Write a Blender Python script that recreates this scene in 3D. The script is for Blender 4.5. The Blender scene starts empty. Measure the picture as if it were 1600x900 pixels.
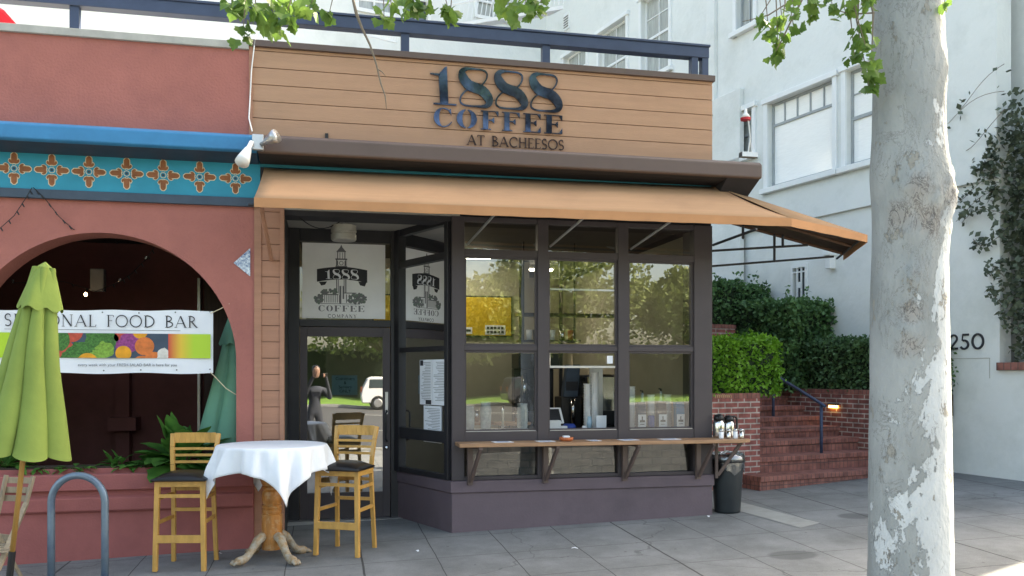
import bpy, bmesh, math, random
from mathutils import Matrix, Vector, noise
R = math.radians
random.seed(7)
S = bpy.context.scene
col = S.collection

# ------------------------------------------------------------------ camera, sky, sun, exposure
F = 1350.0; TH = R(12.2); HZ = 585.0; H = 1.55          # focal length (px of 1600), yaw, horizon row, eye height
ct, st = math.cos(TH), math.sin(TH)
FW = (st, ct); RT = (ct, -st)
CX = 0.588*RT[0] - 8.44*FW[0]; CY = 0.588*RT[1] - 8.44*FW[1]
cam = bpy.data.cameras.new('camera'); co = bpy.data.objects.new('camera', cam); col.objects.link(co)
co.location = (CX, CY, H); co.rotation_euler = (R(90), 0, -TH)
cam.sensor_width = 36; cam.lens = 36*F/1600; cam.shift_y = 135/1600; cam.clip_start = 0.1; cam.clip_end = 600
S.camera = co
W = bpy.data.worlds.new('World'); S.world = W; W.use_nodes = True
nt = W.node_tree; sky = nt.nodes.new('ShaderNodeTexSky'); sky.sky_type = 'NISHITA'; sky.sun_disc = False
SUN_AZ = R(22.8); SUN_EL = R(43)
sky.sun_elevation = SUN_EL; sky.sun_rotation = math.pi/2 - SUN_AZ
sky.air_density = 1.0; sky.dust_density = 4.0; sky.ozone_density = 1.0
nt.links.new(sky.outputs[0], nt.nodes['Background'].inputs[0]); nt.nodes['Background'].inputs[1].default_value = 0.13
sl = bpy.data.lights.new('sun', 'SUN'); so = bpy.data.objects.new('sun', sl); col.objects.link(so)
sl.energy = 3.6; sl.angle = R(0.5); sl.color = (1, .95, .86)
sd = Vector((math.cos(SUN_AZ)*math.cos(SUN_EL), math.sin(SUN_AZ)*math.cos(SUN_EL), math.sin(SUN_EL)))
so.rotation_euler = sd.to_track_quat('Z', 'Y').to_euler()
S.view_settings.view_transform = 'Standard'; S.view_settings.look = 'None'
S.view_settings.exposure = 2.5; S.view_settings.use_white_balance = True; S.view_settings.white_balance_temperature = 7900; S.view_settings.white_balance_tint = 6; S.view_settings.gamma = 1; S.view_settings.use_curve_mapping = False

# ------------------------------------------------------------------ survey helpers: sight line -> point on a real plane
def ray(px, py):
    a = (px-800)/F; b = (HZ-py)/F
    return (FW[0]+a*RT[0], FW[1]+a*RT[1], b)
def on_y(px, py, y=0.):
    d = ray(px, py); t = (y-CY)/d[1]; return Vector((CX+t*d[0], y, H+t*d[2]))
def at_depth(px, py, dep):
    d = ray(px, py); return Vector((CX+dep*d[0], CY+dep*d[1], H+dep*d[2]))
def g(x, y):
    return .031*max(-12, min(x, 9)) + .02*max(min(y, 3), -9)

# ------------------------------------------------------------------ materials
def mat(name, c, rough=.7, metal=0, var=.12, scale=6, bump=.0, bscale=40, c2=None, spec=.4, stretch=None, detail=6, coat=0):
    m = bpy.data.materials.new(name); m.use_nodes = True; n = m.node_tree.nodes; l = m.node_tree.links
    b = n['Principled BSDF']; b.inputs['Roughness'].default_value = rough; b.inputs['Metallic'].default_value = metal
    b.inputs['Specular IOR Level'].default_value = spec
    if coat: b.inputs['Coat Weight'].default_value = coat; b.inputs['Coat Roughness'].default_value = .15
    tc = n.new('ShaderNodeTexCoord'); mp = n.new('ShaderNodeMapping'); l.new(tc.outputs['Object'], mp.inputs[0])
    if stretch: mp.inputs['Scale'].default_value = stretch
    tn = n.new('ShaderNodeTexNoise'); tn.inputs['Scale'].default_value = scale; tn.inputs['Detail'].default_value = detail
    tn.inputs['Roughness'].default_value = .62
    l.new(mp.outputs[0], tn.inputs['Vector'])
    r = n.new('ShaderNodeValToRGB'); r.color_ramp.elements[0].position = .3; r.color_ramp.elements[1].position = .7
    lo = [x*(1-var) for x in c]; hi = [min(1, x*(1+var)) for x in c] if c2 is None else c2
    r.color_ramp.elements[0].color = (*lo, 1); r.color_ramp.elements[1].color = (*hi, 1)
    l.new(tn.outputs[0], r.inputs[0]); l.new(r.outputs[0], b.inputs['Base Color'])
    if bump:
        bn = n.new('ShaderNodeTexNoise'); bn.inputs['Scale'].default_value = bscale; bn.inputs['Detail'].default_value = 5
        l.new(mp.outputs[0], bn.inputs['Vector'])
        bp = n.new('ShaderNodeBump'); bp.inputs['Strength'].default_value = bump; bp.inputs['Distance'].default_value = .01
        l.new(bn.outputs[0], bp.inputs['Height']); l.new(bp.outputs[0], b.inputs['Normal'])
    return m
def dirty(m, dirt, amount=.5, scale=1.2, lo=.5, hi=.72):
    """mix broad stains with a shape of their own over the base colour"""
    n = m.node_tree.nodes; l = m.node_tree.links; b = n['Principled BSDF']; src = b.inputs['Base Color'].links[0].from_socket
    tc = n.new('ShaderNodeTexCoord'); tn = n.new('ShaderNodeTexNoise'); tn.inputs['Scale'].default_value = scale; tn.inputs['Detail'].default_value = 9
    tn.inputs['Roughness'].default_value = .7
    l.new(tc.outputs['Object'], tn.inputs['Vector'])
    r = n.new('ShaderNodeValToRGB'); r.color_ramp.elements[0].position = lo; r.color_ramp.elements[1].position = hi
    r.color_ramp.elements[0].color = (0, 0, 0, 1); r.color_ramp.elements[1].color = (amount,)*3+(1,)
    l.new(tn.outputs[0], r.inputs[0])
    mx = n.new('ShaderNodeMix'); mx.data_type = 'RGBA'; l.new(r.outputs[0], mx.inputs[0]); l.new(src, mx.inputs[6]); mx.inputs[7].default_value = (*dirt, 1)
    l.new(mx.outputs[2], b.inputs['Base Color']); return m
def emis(name, c, s):
    m = bpy.data.materials.new(name); m.use_nodes = True; b = m.node_tree.nodes['Principled BSDF']
    b.inputs['Base Color'].default_value = (*c, 1); b.inputs['Emission Color'].default_value = (*c, 1); b.inputs['Emission Strength'].default_value = s
    return m
def glass(name, tint=(.92, .95, .94), refl=.16, rough=0.0):
    m = bpy.data.materials.new(name); m.use_nodes = True; n = m.node_tree.nodes; l = m.node_tree.links
    n.remove(n['Principled BSDF']); out = n['Material Output']
    t = n.new('ShaderNodeBsdfTransparent'); t.inputs[0].default_value = (*tint, 1)
    gl = n.new('ShaderNodeBsdfGlossy'); gl.inputs['Roughness'].default_value = rough
    gl.inputs['Color'].default_value = (.95, .97, 1, 1)
    fr = n.new('ShaderNodeFresnel'); fr.inputs[0].default_value = 1.5
    ma = n.new('ShaderNodeMath'); ma.operation = 'MULTIPLY_ADD'; ma.inputs[1].default_value = 1.0; ma.inputs[2].default_value = refl-.04; ma.use_clamp = True
    l.new(fr.outputs[0], ma.inputs[0])
    tc = n.new('ShaderNodeTexCoord'); tn = n.new('ShaderNodeTexNoise'); tn.inputs['Scale'].default_value = 1.3; tn.inputs['Detail'].default_value = 1
    l.new(tc.outputs['Object'], tn.inputs['Vector']); bp = n.new('ShaderNodeBump'); bp.inputs['Strength'].default_value = .035; bp.inputs['Distance'].default_value = .05
    l.new(tn.outputs[0], bp.inputs['Height']); l.new(bp.outputs[0], gl.inputs['Normal'])
    mx = n.new('ShaderNodeMixShader'); l.new(ma.outputs[0], mx.inputs[0]); l.new(t.outputs[0], mx.inputs[1]); l.new(gl.outputs[0], mx.inputs[2])
    l.new(mx.outputs[0], out.inputs[0]); return m
def leafmat(name, c, c2, trans=.35):
    m = bpy.data.materials.new(name); m.use_nodes = True; n = m.node_tree.nodes; l = m.node_tree.links
    b = n['Principled BSDF']; b.inputs['Roughness'].default_value = .5; b.inputs['Specular IOR Level'].default_value = .3
    tc = n.new('ShaderNodeTexCoord'); tn = n.new('ShaderNodeTexNoise'); tn.inputs['Scale'].default_value = 5; tn.inputs['Detail'].default_value = 8
    l.new(tc.outputs['Object'], tn.inputs['Vector'])
    r = n.new('ShaderNodeValToRGB'); r.color_ramp.elements[0].position = .38; r.color_ramp.elements[1].position = .62
    r.color_ramp.elements[0].color = (*c, 1); r.color_ramp.elements[1].color = (*c2, 1)
    l.new(tn.outputs[0], r.inputs[0]); l.new(r.outputs[0], b.inputs['Base Color'])
    tr = n.new('ShaderNodeBsdfTranslucent'); l.new(r.outputs[0], tr.inputs[0])
    mx = n.new('ShaderNodeMixShader'); mx.inputs[0].default_value = trans
    l.new(b.outputs[0], mx.inputs[1]); l.new(tr.outputs[0], mx.inputs[2]); l.new(mx.outputs[0], n['Material Output'].inputs[0]); return m
def brickmat(name, ca, cb, mortar, bw=.2, bh=.067, rowoff=.5, bump=.5, ax='xz', mort=.009):
    m = bpy.data.materials.new(name); m.use_nodes = True; n = m.node_tree.nodes; l = m.node_tree.links
    b = n['Principled BSDF']; b.inputs['Roughness'].default_value = .85
    tc = n.new('ShaderNodeTexCoord'); sp = n.new('ShaderNodeSeparateXYZ'); l.new(tc.outputs['Object'], sp.inputs[0])
    cb_ = n.new('ShaderNodeCombineXYZ')
    if ax == 'auto':    # x+y along the wall, z up
        ad = n.new('ShaderNodeMath'); l.new(sp.outputs[0], ad.inputs[0]); l.new(sp.outputs[1], ad.inputs[1]); l.new(ad.outputs[0], cb_.inputs[0])
    else: l.new(sp.outputs['xyz'.index(ax[0])], cb_.inputs[0])
    l.new(sp.outputs[2] if ax != 'xy' else sp.outputs[1], cb_.inputs[1])
    t = n.new('ShaderNodeTexBrick'); t.inputs['Scale'].default_value = 1; t.inputs['Brick Width'].default_value = bw; t.inputs['Row Height'].default_value = bh
    t.inputs['Mortar Size'].default_value = mort; t.inputs['Mortar Smooth'].default_value = .15; t.offset = rowoff
    t.inputs['Color1'].default_value = (*ca, 1); t.inputs['Color2'].default_value = (*cb, 1); t.inputs['Mortar'].default_value = (*mortar, 1)
    l.new(cb_.outputs[0], t.inputs['Vector'])
    tn = n.new('ShaderNodeTexNoise'); tn.inputs['Scale'].default_value = 9; tn.inputs['Detail'].default_value = 8; l.new(tc.outputs['Object'], tn.inputs['Vector'])
    r = n.new('ShaderNodeValToRGB'); r.color_ramp.elements[0].position = .3; r.color_ramp.elements[0].color = (.55, .55, .55, 1); r.color_ramp.elements[1].position = .7; r.color_ramp.elements[1].color = (1.2, 1.2, 1.2, 1)
    l.new(tn.outputs[0], r.inputs[0])
    mx = n.new('ShaderNodeMix'); mx.data_type = 'RGBA'; mx.blend_type = 'MULTIPLY'; mx.inputs[0].default_value = 1
    l.new(t.outputs['Color'], mx.inputs[6]); l.new(r.outputs[0], mx.inputs[7]); l.new(mx.outputs[2], b.inputs['Base Color'])
    iv = n.new('ShaderNodeMath'); iv.operation = 'SUBTRACT'; iv.inputs[0].default_value = 1; l.new(t.outputs['Fac'], iv.inputs[1])
    a2 = n.new('ShaderNodeMath'); a2.operation = 'MULTIPLY_ADD'; a2.inputs[1].default_value = .3; l.new(tn.outputs[0], a2.inputs[0]); l.new(iv.outputs[0], a2.inputs[2])
    bp = n.new('ShaderNodeBump'); bp.inputs['Strength'].default_value = bump; bp.inputs['Distance'].default_value = .006
    l.new(a2.outputs[0], bp.inputs['Height']); l.new(bp.outputs[0], b.inputs['Normal']); return m

M = {}
M['red'] = dirty(mat('red_stucco', (.40, .145, .12), .9, var=.06, scale=3, bump=.7, bscale=45), (.27, .10, .09), .5, 1.4)
M['redlow'] = dirty(mat('red_stucco_base', (.36, .115, .105), .85, var=.1, scale=4, bump=.3, bscale=60), (.24, .08, .08), .4, 1.6)
M['coping'] = dirty(mat('coping', (.42, .41, .38), .8, var=.15, scale=5), (.2, .2, .19), .5, 3)
M['blue'] = dirty(mat('blue_paint', (.025, .19, .38), .45, var=.12, scale=3), (.02, .09, .2), .5, 2)
M['navy'] = mat('navy_paint', (.035, .055, .09), .6, var=.2)
M['slate'] = mat('slate_paint', (.05, .075, .11), .6, var=.15)
M['turq'] = mat('turquoise_paint', (.01, .27, .40), .55, var=.1, scale=4)
M['teal'] = mat('teal_strip', (.01, .17, .24), .6, var=.1)
M['orn'] = mat('ornament_brown', (.28, .10, .04), .7, var=.25, scale=12)
M['cream'] = mat('cream_line', (.68, .56, .38), .7)
M['tile'] = mat('glazed_tile', (.08, .17, .42), .25, var=.3, scale=45, c2=(.75, .82, .85), detail=2)
M['siding'] = dirty(mat('siding_tan', (.43, .25, .16), .7, var=.07, scale=1.5, bump=.25, bscale=14, stretch=(1, 1, 14)), (.33, .18, .115), .35, 1.5)
M['siding2'] = mat('siding_side', (.40, .20, .13), .75, var=.1, scale=1.5, bump=.25, bscale=14, stretch=(1, 1, 14))
M['brown'] = dirty(mat('brown_metal', (.115, .08, .07), .5, var=.1, scale=2), (.07, .05, .045), .5, 2)
M['soffit'] = mat('dark_soffit', (.028, .026, .03), .8)
M['canvas'] = dirty(mat('awning_canvas', (.44, .25, .135), .85, var=.06, scale=2, bump=.45, bscale=7, stretch=(.35, 3, 3)), (.33, .18, .10), .5, 1.3)
M['valance'] = mat('awning_valance', (.47, .23, .11), .85, var=.08, scale=4)
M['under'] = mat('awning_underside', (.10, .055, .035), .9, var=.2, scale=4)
M['iron'] = mat('black_iron', (.02, .02, .022), .5, var=.3)
M['frame'] = dirty(mat('dark_frame', (.062, .050, .054), .5, var=.12, scale=3), (.035, .03, .03), .5, 3)
M['framed'] = mat('darker_frame', (.022, .021, .024), .45, var=.15)
M['base'] = dirty(mat('plum_render', (.135, .10, .115), .75, var=.08, scale=3, bump=.2, bscale=50), (.075, .06, .068), .5, 1.3)
M['grey'] = mat('grey_soffit', (.33, .31, .28), .8, var=.05)
M['white'] = mat('white_paint', (.8, .8, .79), .6, var=.03)
M['whitewall'] = dirty(mat('white_stucco', (.74, .76, .74), .85, var=.03, scale=1.2, bump=.5, bscale=14), (.5, .53, .50), .55, .7)
M['trim'] = mat('white_trim', (.78, .8, .8), .5, var=.03)
M['rail'] = mat('rail_blue', (.045, .065, .12), .5, var=.12)
M['wood'] = mat('honey_wood', (.56, .30, .075), .4, var=.2, scale=5, bump=.08, bscale=20, stretch=(3, 3, 1), coat=.3)
M['woodworn'] = dirty(mat('worn_wood', (.38, .15, .035), .4, var=.3, scale=9, bump=.35, bscale=26, stretch=(3, 3, .5)), (.50, .36, .20), .4, 16, .5, .62)
M['foot'] = dirty(mat('worn_foot', (.34, .22, .11), .7, var=.35, scale=14, bump=.6, bscale=30), (.40, .38, .33), .8, 20, .4, .6)
M['woodgrey'] = mat('weathered_wood', (.32, .25, .17), .8, var=.25, scale=8, stretch=(4, 4, .8))
M['pole'] = mat('umbrella_pole_wood', (.46, .25, .07), .4, var=.12, scale=4)
M['leather'] = mat('black_leather', (.012, .011, .012), .33, var=.2)
M['cloth'] = mat('white_cloth', (.80, .82, .86), .85, var=.03, scale=5, bump=.5, bscale=9)
M['lime'] = mat('lime_fabric', (.20, .27, .06), .9, var=.12, scale=2.5, bump=.6, bscale=9)
M['jade'] = mat('jade_fabric', (.14, .33, .22), .85, var=.08, scale=3, bump=.15, bscale=50)
M['steel'] = dirty(mat('painted_steel', (.17, .23, .29), .35, metal=.35, var=.1, scale=8), (.09, .12, .22), .6, 7)
M['chrome'] = mat('chrome', (.6, .6, .6), .12, metal=1, var=.1)
M['black'] = mat('black_plastic', (.014, .014, .015), .4, var=.15)
M['binmat'] = mat('bin_plastic', (.022, .027, .03), .5, var=.2, scale=5)
M['paper'] = mat('paper', (.8, .82, .86), .7, var=.03)
M['ink'] = mat('ink', (.03, .03, .035), .7)
M['inkgrey'] = mat('ink_grey', (.17, .17, .18), .7)
M['inkgreen'] = mat('ink_green', (.16, .2, .17), .8, var=.4, scale=60)
M['shelf'] = mat('shelf_wood', (.36, .20, .11), .5, var=.2, scale=4, stretch=(1, 8, 8))
M['terra'] = mat('terracotta', (.5, .14, .05), .5)
M['bluep'] = mat('blue_plastic', (.02, .06, .3), .5)
M['yellow'] = mat('menu_yellow', (.62, .40, .02), .5, var=.1)
M['intw'] = mat('interior_wall', (.42, .38, .30), .8, var=.05)
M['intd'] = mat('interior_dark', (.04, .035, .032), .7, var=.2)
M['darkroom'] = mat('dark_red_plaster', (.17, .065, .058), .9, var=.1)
M['mirror'] = mat('mirror_letters', (.03, .035, .05), .10, metal=.9, var=.6, scale=7, c2=(.10, .135, .22))  # dark to blue mottling puts mirrored trees and sky into the metal colour
M['letterdark'] = mat('letter_bronze', (.05, .03, .028), .35, metal=.6)
M['alu'] = mat('aluminium', (.5, .5, .5), .35, metal=.8)
M['glass'] = glass('shop_glass', refl=.22)
M['sideglass'] = glass('side_glass', tint=(.7, .72, .7), refl=.12)
M['doorglass'] = glass('door_glass', tint=(.40, .48, .50), refl=.38)
M['bottleglass'] = mat('bottle_glass', (.42, .47, .48), .08, spec=1.0, var=.3, scale=14)
M['kickglass'] = glass('low_glass', refl=.07)
M['clear'] = glass('clear_glass', refl=.12)
M['blind'] = mat('window_blind', (.9, .9, .88), .12, var=.06, scale=30, stretch=(.2, .2, 4), spec=.8)
M['curtain'] = mat('curtain', (.38, .40, .38), .15, var=.3, scale=14, stretch=(3, 3, .2), spec=.8)
M['darkglass'] = mat('dark_glass', (.05, .07, .08), .05, spec=.9)
M['leafA'] = leafmat('plane_leaf', (.085, .17, .035), (.19, .31, .07), .45)
M['leafH'] = leafmat('hedge_leaf_bright', (.09, .24, .02), (.20, .42, .045), .25)
M['leafD'] = leafmat('hedge_leaf_dark', (.045, .10, .04), (.095, .18, .07), .15)
M['leafM'] = leafmat('hedge_leaf_mid', (.05, .12, .045), (.11, .22, .075), .2)
M['leafP'] = leafmat('planter_leaf', (.05, .15, .03), (.10, .27, .05), .25)
M['leafT'] = leafmat('street_tree_leaf', (.09, .125, .03), (.25, .29, .10), .35)
M['core'] = mat('hedge_core', (.015, .03, .012), .9, var=.3)
M['soil'] = mat('soil', (.05, .035, .025), .95, var=.3, scale=20)
M['twig'] = mat('twig', (.2, .16, .12), .8)
M['brick'] = brickmat('red_brick', (.34, .11, .09), (.25, .08, .07), (.45, .37, .33), ax='auto')
M['stepbrick'] = brickmat('step_brick', (.34, .135, .105), (.25, .095, .078), (.15, .08, .07), bw=.068, bh=.2, rowoff=0, ax='auto', mort=.006)
M['taupebrick'] = brickmat('taupe_brick', (.12, .095, .075), (.085, .07, .055), (.05, .042, .035), bw=.22, bh=.075, ax='xz')

# ------------------------------------------------------------------ mesh builder
ORG = {}
class MB:
    def __init__(s, T=None): s.v = []; s.f = []; s.mi = []; s.T = T; s.mod = None
    def add(s, vs, fs, m=0, L=None):
        o = len(s.v)
        for p in vs:
            p = Vector(p)
            if L is not None: p = L @ p
            if s.T is not None: p = s.T @ p
            s.v.append(p)
        for f in fs: s.f.append([o+i for i in f]); s.mi.append(m)
    def box(s, x0, x1, y0, y1, z0, z1, m=0, L=None):
        s.add([(x0,y0,z0),(x1,y0,z0),(x1,y1,z0),(x0,y1,z0),(x0,y0,z1),(x1,y0,z1),(x1,y1,z1),(x0,y1,z1)],
              [(0,3,2,1),(4,5,6,7),(0,1,5,4),(1,2,6,5),(2,3,7,6),(3,0,4,7)], m, L)
    def prism(s, pts, off, m=0, L=None):
        n = len(pts); a = [Vector(p) for p in pts]; b = [p+Vector(off) for p in a]
        s.add(a+b, [tuple(range(n)), tuple(range(2*n-1, n-1, -1))]+[(i, (i+1)%n, n+(i+1)%n, n+i) for i in range(n)], m, L)
    def poly(s, pts, m=0, L=None): s.add(pts, [tuple(range(len(pts)))], m, L)
    def bar(s, a, b, w, h=None, m=0, L=None, up=(0,0,1)):
        a = Vector(a); b = Vector(b); h = h or w; d = (b-a).normalized(); u = Vector(up)
        if abs(d.dot(u)) > .98: u = Vector((0, 1, 0))
        x = d.cross(u).normalized()*w/2; y = x.cross(d).normalized()*h/2
        s.add([a-x-y, a+x-y, a+x+y, a-x+y, b-x-y, b+x-y, b+x+y, b-x+y], [(0,3,2,1),(4,5,6,7),(0,1,5,4),(1,2,6,5),(2,3,7,6),(3,0,4,7)], m, L)
    def tube(s, path, r, n=8, m=0, L=None, cap=True):
        P = [Vector(p) for p in path]; rs = r if isinstance(r, (list, tuple)) else [r]*len(P); vs = []; prev = None
        for i, p in enumerate(P):
            d = (P[min(i+1, len(P)-1)]-P[max(i-1, 0)]).normalized()
            if prev is None:
                x = d.cross(Vector((0, 0, 1)) if abs(d.z) < .95 else Vector((1, 0, 0))).normalized()
            else: x = (prev-d*prev.dot(d)).normalized()
            prev = x; y = d.cross(x)
            for k in range(n): a = 2*math.pi*k/n; vs.append(p+(x*math.cos(a)+y*math.sin(a))*rs[i])
        fs = [(i*n+k, i*n+(k+1)%n, (i+1)*n+(k+1)%n, (i+1)*n+k) for i in range(len(P)-1) for k in range(n)]
        if cap: fs += [tuple(range(n-1, -1, -1)), tuple(range((len(P)-1)*n, len(P)*n))]
        s.add(vs, fs, m, L)
    def lathe(s, prof, c=(0,0,0), n=20, m=0, L=None):
        vs = [(c[0]+r*math.cos(2*math.pi*k/n), c[1]+r*math.sin(2*math.pi*k/n), c[2]+z) for r, z in prof for k in range(n)]
        fs = [(i*n+k, i*n+(k+1)%n, (i+1)*n+(k+1)%n, (i+1)*n+k) for i in range(len(prof)-1) for k in range(n)]
        fs += [tuple(range(n-1, -1, -1)), tuple(range((len(prof)-1)*n, len(prof)*n))]
        s.add(vs, fs, m, L)
    def build(s, name, mats, parent=None, smooth=False, bevel=0, recalc=True, local=False):
        o = Vector((0, 0, 0))
        if parent is not None and not local: o = ORG.get(parent.name, Vector((0, 0, 0)))
        me = bpy.data.meshes.new(name); me.from_pydata([tuple(p-o) for p in s.v], [], s.f)
        if not isinstance(mats, (list, tuple)): mats = [mats]
        for q in mats: me.materials.append(M[q] if isinstance(q, str) else q)
        me.polygons.foreach_set('material_index', s.mi)
        if recalc:
            bm = bmesh.new(); bm.from_mesh(me); bmesh.ops.recalc_face_normals(bm, faces=bm.faces); bm.to_mesh(me); bm.free()
        if smooth: me.polygons.foreach_set('use_smooth', [True]*len(me.polygons))
        ob = bpy.data.objects.new(name, me); col.objects.link(ob)
        if parent is not None:
            ob.parent = parent; ORG[ob.name] = ORG.get(parent.name, Vector((0, 0, 0))) if not local else Vector((0, 0, 0))
        if bevel:
            bv = ob.modifiers.new('bevel', 'BEVEL'); bv.width = bevel; bv.segments = 2; bv.limit_method = 'ANGLE'; bv.angle_limit = R(50)
        return ob
def tag(o, label, cat, group=None, kind=None):
    if label: o['label'] = label
    if cat: o['category'] = cat
    if group: o['group'] = group
    if kind: o['kind'] = kind
    return o
def thing(name, loc, label, cat, group=None, rz=0):
    o = bpy.data.objects.new(name, None); col.objects.link(o); o.empty_display_size = .1
    o.location = loc; o.rotation_euler = (0, 0, rz); ORG[o.name] = Vector(loc)
    return tag(o, label, cat, group)
def struct(o): o['kind'] = 'structure'; return o
def kids(o): return [c for c in o.children]
def copy_tree(o, parent=None):
    c = o.copy(); col.objects.link(c)
    if parent is not None: c.parent = parent
    for k in kids(o): copy_tree(k, c)
    return c

# ------------------------------------------------------------------ stroke lettering (thick/thin roman capitals)
def arc(cx, cy, rx, ry, a0, a1, n=16):
    return [(cx+rx*math.cos(R(a0+(a1-a0)*i/n)), cy+ry*math.sin(R(a0+(a1-a0)*i/n))) for i in range(n+1)]
T_, t_ = 1.0, .38
def sf(x, y, w=.12): return ([(x-w, y), (x+w, y)], t_*.8)
GL = {
 'A': (.9, [([(.04,0),(.43,1)], t_), ([(.43,1),(.84,0)], T_), ([(.17,.35),(.7,.35)], t_), sf(.04,0), sf(.84,0)]),
 'B': (.68, [([(.14,0),(.14,1)], T_), (arc(.14,.76,.38,.24,90,-90), .75), (arc(.14,.26,.48,.26,90,-90), .8), ([(0,0),(.2,0)], t_), ([(0,1),(.2,1)], t_)]),
 'C': (.85, [(arc(.48,.5,.44,.5,48,312), .85), ([(.77,.9),(.78,.68)], t_)]),
 'D': (.9, [([(.14,0),(.14,1)], T_), (arc(.2,.5,.62,.5,90,-90), .85), ([(0,0),(.25,0)], t_), ([(0,1),(.25,1)], t_)]),
 'E': (.62, [([(.14,0),(.14,1)], T_), ([(0,1),(.55,1)], t_), ([(.14,.52),(.47,.52)], t_), ([(0,0),(.57,0)], t_), ([(.56,0),(.6,.17)], t_), ([(.54,1),(.56,.85)], t_)]),
 'F': (.56, [([(.14,0),(.14,1)], T_), ([(0,1),(.53,1)], t_), ([(.14,.52),(.44,.52)], t_), sf(.14,0), ([(.53,1),(.54,.84)], t_)]),
 'H': (.82, [([(.12,0),(.12,1)], T_), ([(.7,0),(.7,1)], T_), ([(.12,.52),(.7,.52)], t_), sf(.12,0), sf(.7,0), sf(.12,1), sf(.7,1)]),
 'L': (.62, [([(.14,0),(.14,1)], T_), ([(0,0),(.56,0)], t_), ([(.55,0),(.6,.17)], t_), sf(.14,1)]),
 'M': (1.05, [([(.1,0),(.14,1)], t_), ([(.14,1),(.5,.1)], T_), ([(.5,.1),(.88,1)], t_), ([(.88,1),(.92,0)], T_), sf(.1,0), sf(.92,0)]),
 'N': (.9, [([(.12,0),(.12,1)], t_), ([(.12,1),(.76,0)], T_), ([(.76,0),(.76,1)], t_), sf(.12,0), sf(.76,1), ([(0,1),(.14,1)], t_)]),
 'O': (.98, [(arc(.48,.5,.46,.5,0,360,28), .8)]),
 'P': (.62, [([(.14,0),(.14,1)], T_), (arc(.14,.74,.4,.26,90,-90), .75), sf(.14,0), ([(0,1),(.14,1)], t_)]),
 'R': (.75, [([(.14,0),(.14,1)], T_), (arc(.14,.75,.38,.25,90,-90), .75), ([(.3,.5),(.72,0)], T_), sf(.14,0), ([(0,1),(.14,1)], t_), ([(.7,0),(.82,0)], t_)]),
 'S': (.56, [(arc(.28,.75,.22,.25,40,270,14)+arc(.26,.25,.24,.25,90,-140,14), .85), ([(.45,.9),(.46,.76)], t_)]),
 'T': (.75, [([(.37,0),(.37,1)], T_), ([(.02,1),(.72,1)], t_), ([(.02,1),(.03,.85)], t_), ([(.72,1),(.71,.85)], t_), sf(.37,0)]),
 'Y': (.8, [([(.06,1),(.4,.5)], T_), ([(.4,.5),(.74,1)], t_), ([(.4,0),(.4,.5)], T_), sf(.4,0), sf(.06,1), sf(.74,1)]),
 "'": (.2, [([(.1,1),(.06,.78)], .8)]),
 '1': (.5, [([(.25,0),(.25,1)], T_*1.2), ([(.04,.82),(.25,1)], t_), sf(.25,0,.2)]),
 '2': (.62, [(arc(.28,.74,.24,.26,160,-40,14)+[(.05,.04)], .9), ([(.03,.04),(.58,.04)], T_)]),
 '5': (.6, [([(.12,1),(.56,1)], T_), ([(.14,1),(.1,.58)], t_), (arc(.24,.3,.28,.3,110,-150,16), .95)]),
 '0': (.85, [(arc(.41,.5,.36,.5,0,360,26), 1.0)]),
 '8': (.62, [(arc(.3,.75,.21,.24,0,360,20), .8), (arc(.3,.26,.27,.26,0,360,20), .9)]),
 ' ': (.5, []),
}
def ribbon(mb, pts, w, put, depth, m=0):
    """flat raised stroke: pts 2d, w width or list, put(x, y, d) -> 3d"""
    n = len(pts); ws = w if isinstance(w, list) else [w]*n
    closed = (Vector(pts[0])-Vector(pts[-1])).length < 1e-4
    A = []; B = []
    for i in range(n):
        p0 = Vector(pts[i-1] if i > 0 else (pts[-2] if closed else pts[0])); p1 = Vector(pts[i+1] if i < n-1 else (pts[1] if closed else pts[-1]))
        d = (p1-p0); d = d.normalized() if d.length > 1e-9 else Vector((1, 0)); q = Vector((-d.y, d.x))*ws[i]/2; p = Vector(pts[i])
        A.append(p+q); B.append(p-q)
    vs = [put(p.x, p.y, depth) for p in A]+[put(p.x, p.y, depth) for p in B]+[put(p.x, p.y, 0) for p in A]+[put(p.x, p.y, 0) for p in B]
    fs = []
    for i in range(n-1):
        fs += [(i, i+1, n+i+1, n+i), (i, 2*n+i, 2*n+i+1, i+1), (n+i, n+i+1, 3*n+i+1, 3*n+i)]
    fs += [(0, n, 3*n, 2*n), (n-1, 3*n-1, 4*n-1, 2*n-1)]
    mb.add(vs, fs, m)
def lettering(mb, text, x0, y0, h, wt, put, depth=.004, gap=.14, sx=1, m=0, width=None):
    tot = sum(GL[c][0]+gap for c in text)-gap
    if width: sx = width/(tot*h)
    x = x0
    for c in text:
        for pts, k in GL[c][1]:
            ribbon(mb, [(x+a*h*sx, y0+b*h) for a, b in pts], wt*k, put, depth, m)
        x += (GL[c][0]+gap)*h*sx
def fat8(mb, x, y, w, h, put, depth, m=0):
    n = 72; pts = []; ws = []
    for i in range(n+1):
        t = 2*math.pi*i/n; s2 = math.sin(2*t)
        a = .37+.06*(math.cos(t) < 0)
        yy = .5+.5*math.cos(t); xx = .5-a*(math.copysign(abs(s2)**.52, s2))*(1 if True else 1)
        pts.append((x+(1-xx)*w, y+yy*h))
        k = 0.0
        if math.pi < t < 2*math.pi: k = max(0, math.sin(t-math.pi))**1.1
        ws.append(w*(.045+.26*k))
    h2 = n//2; ribbon(mb, pts[:h2+1], ws[:h2+1], put, depth*.8, m); ribbon(mb, pts[h2:], ws[h2:], put, depth, m)
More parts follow.
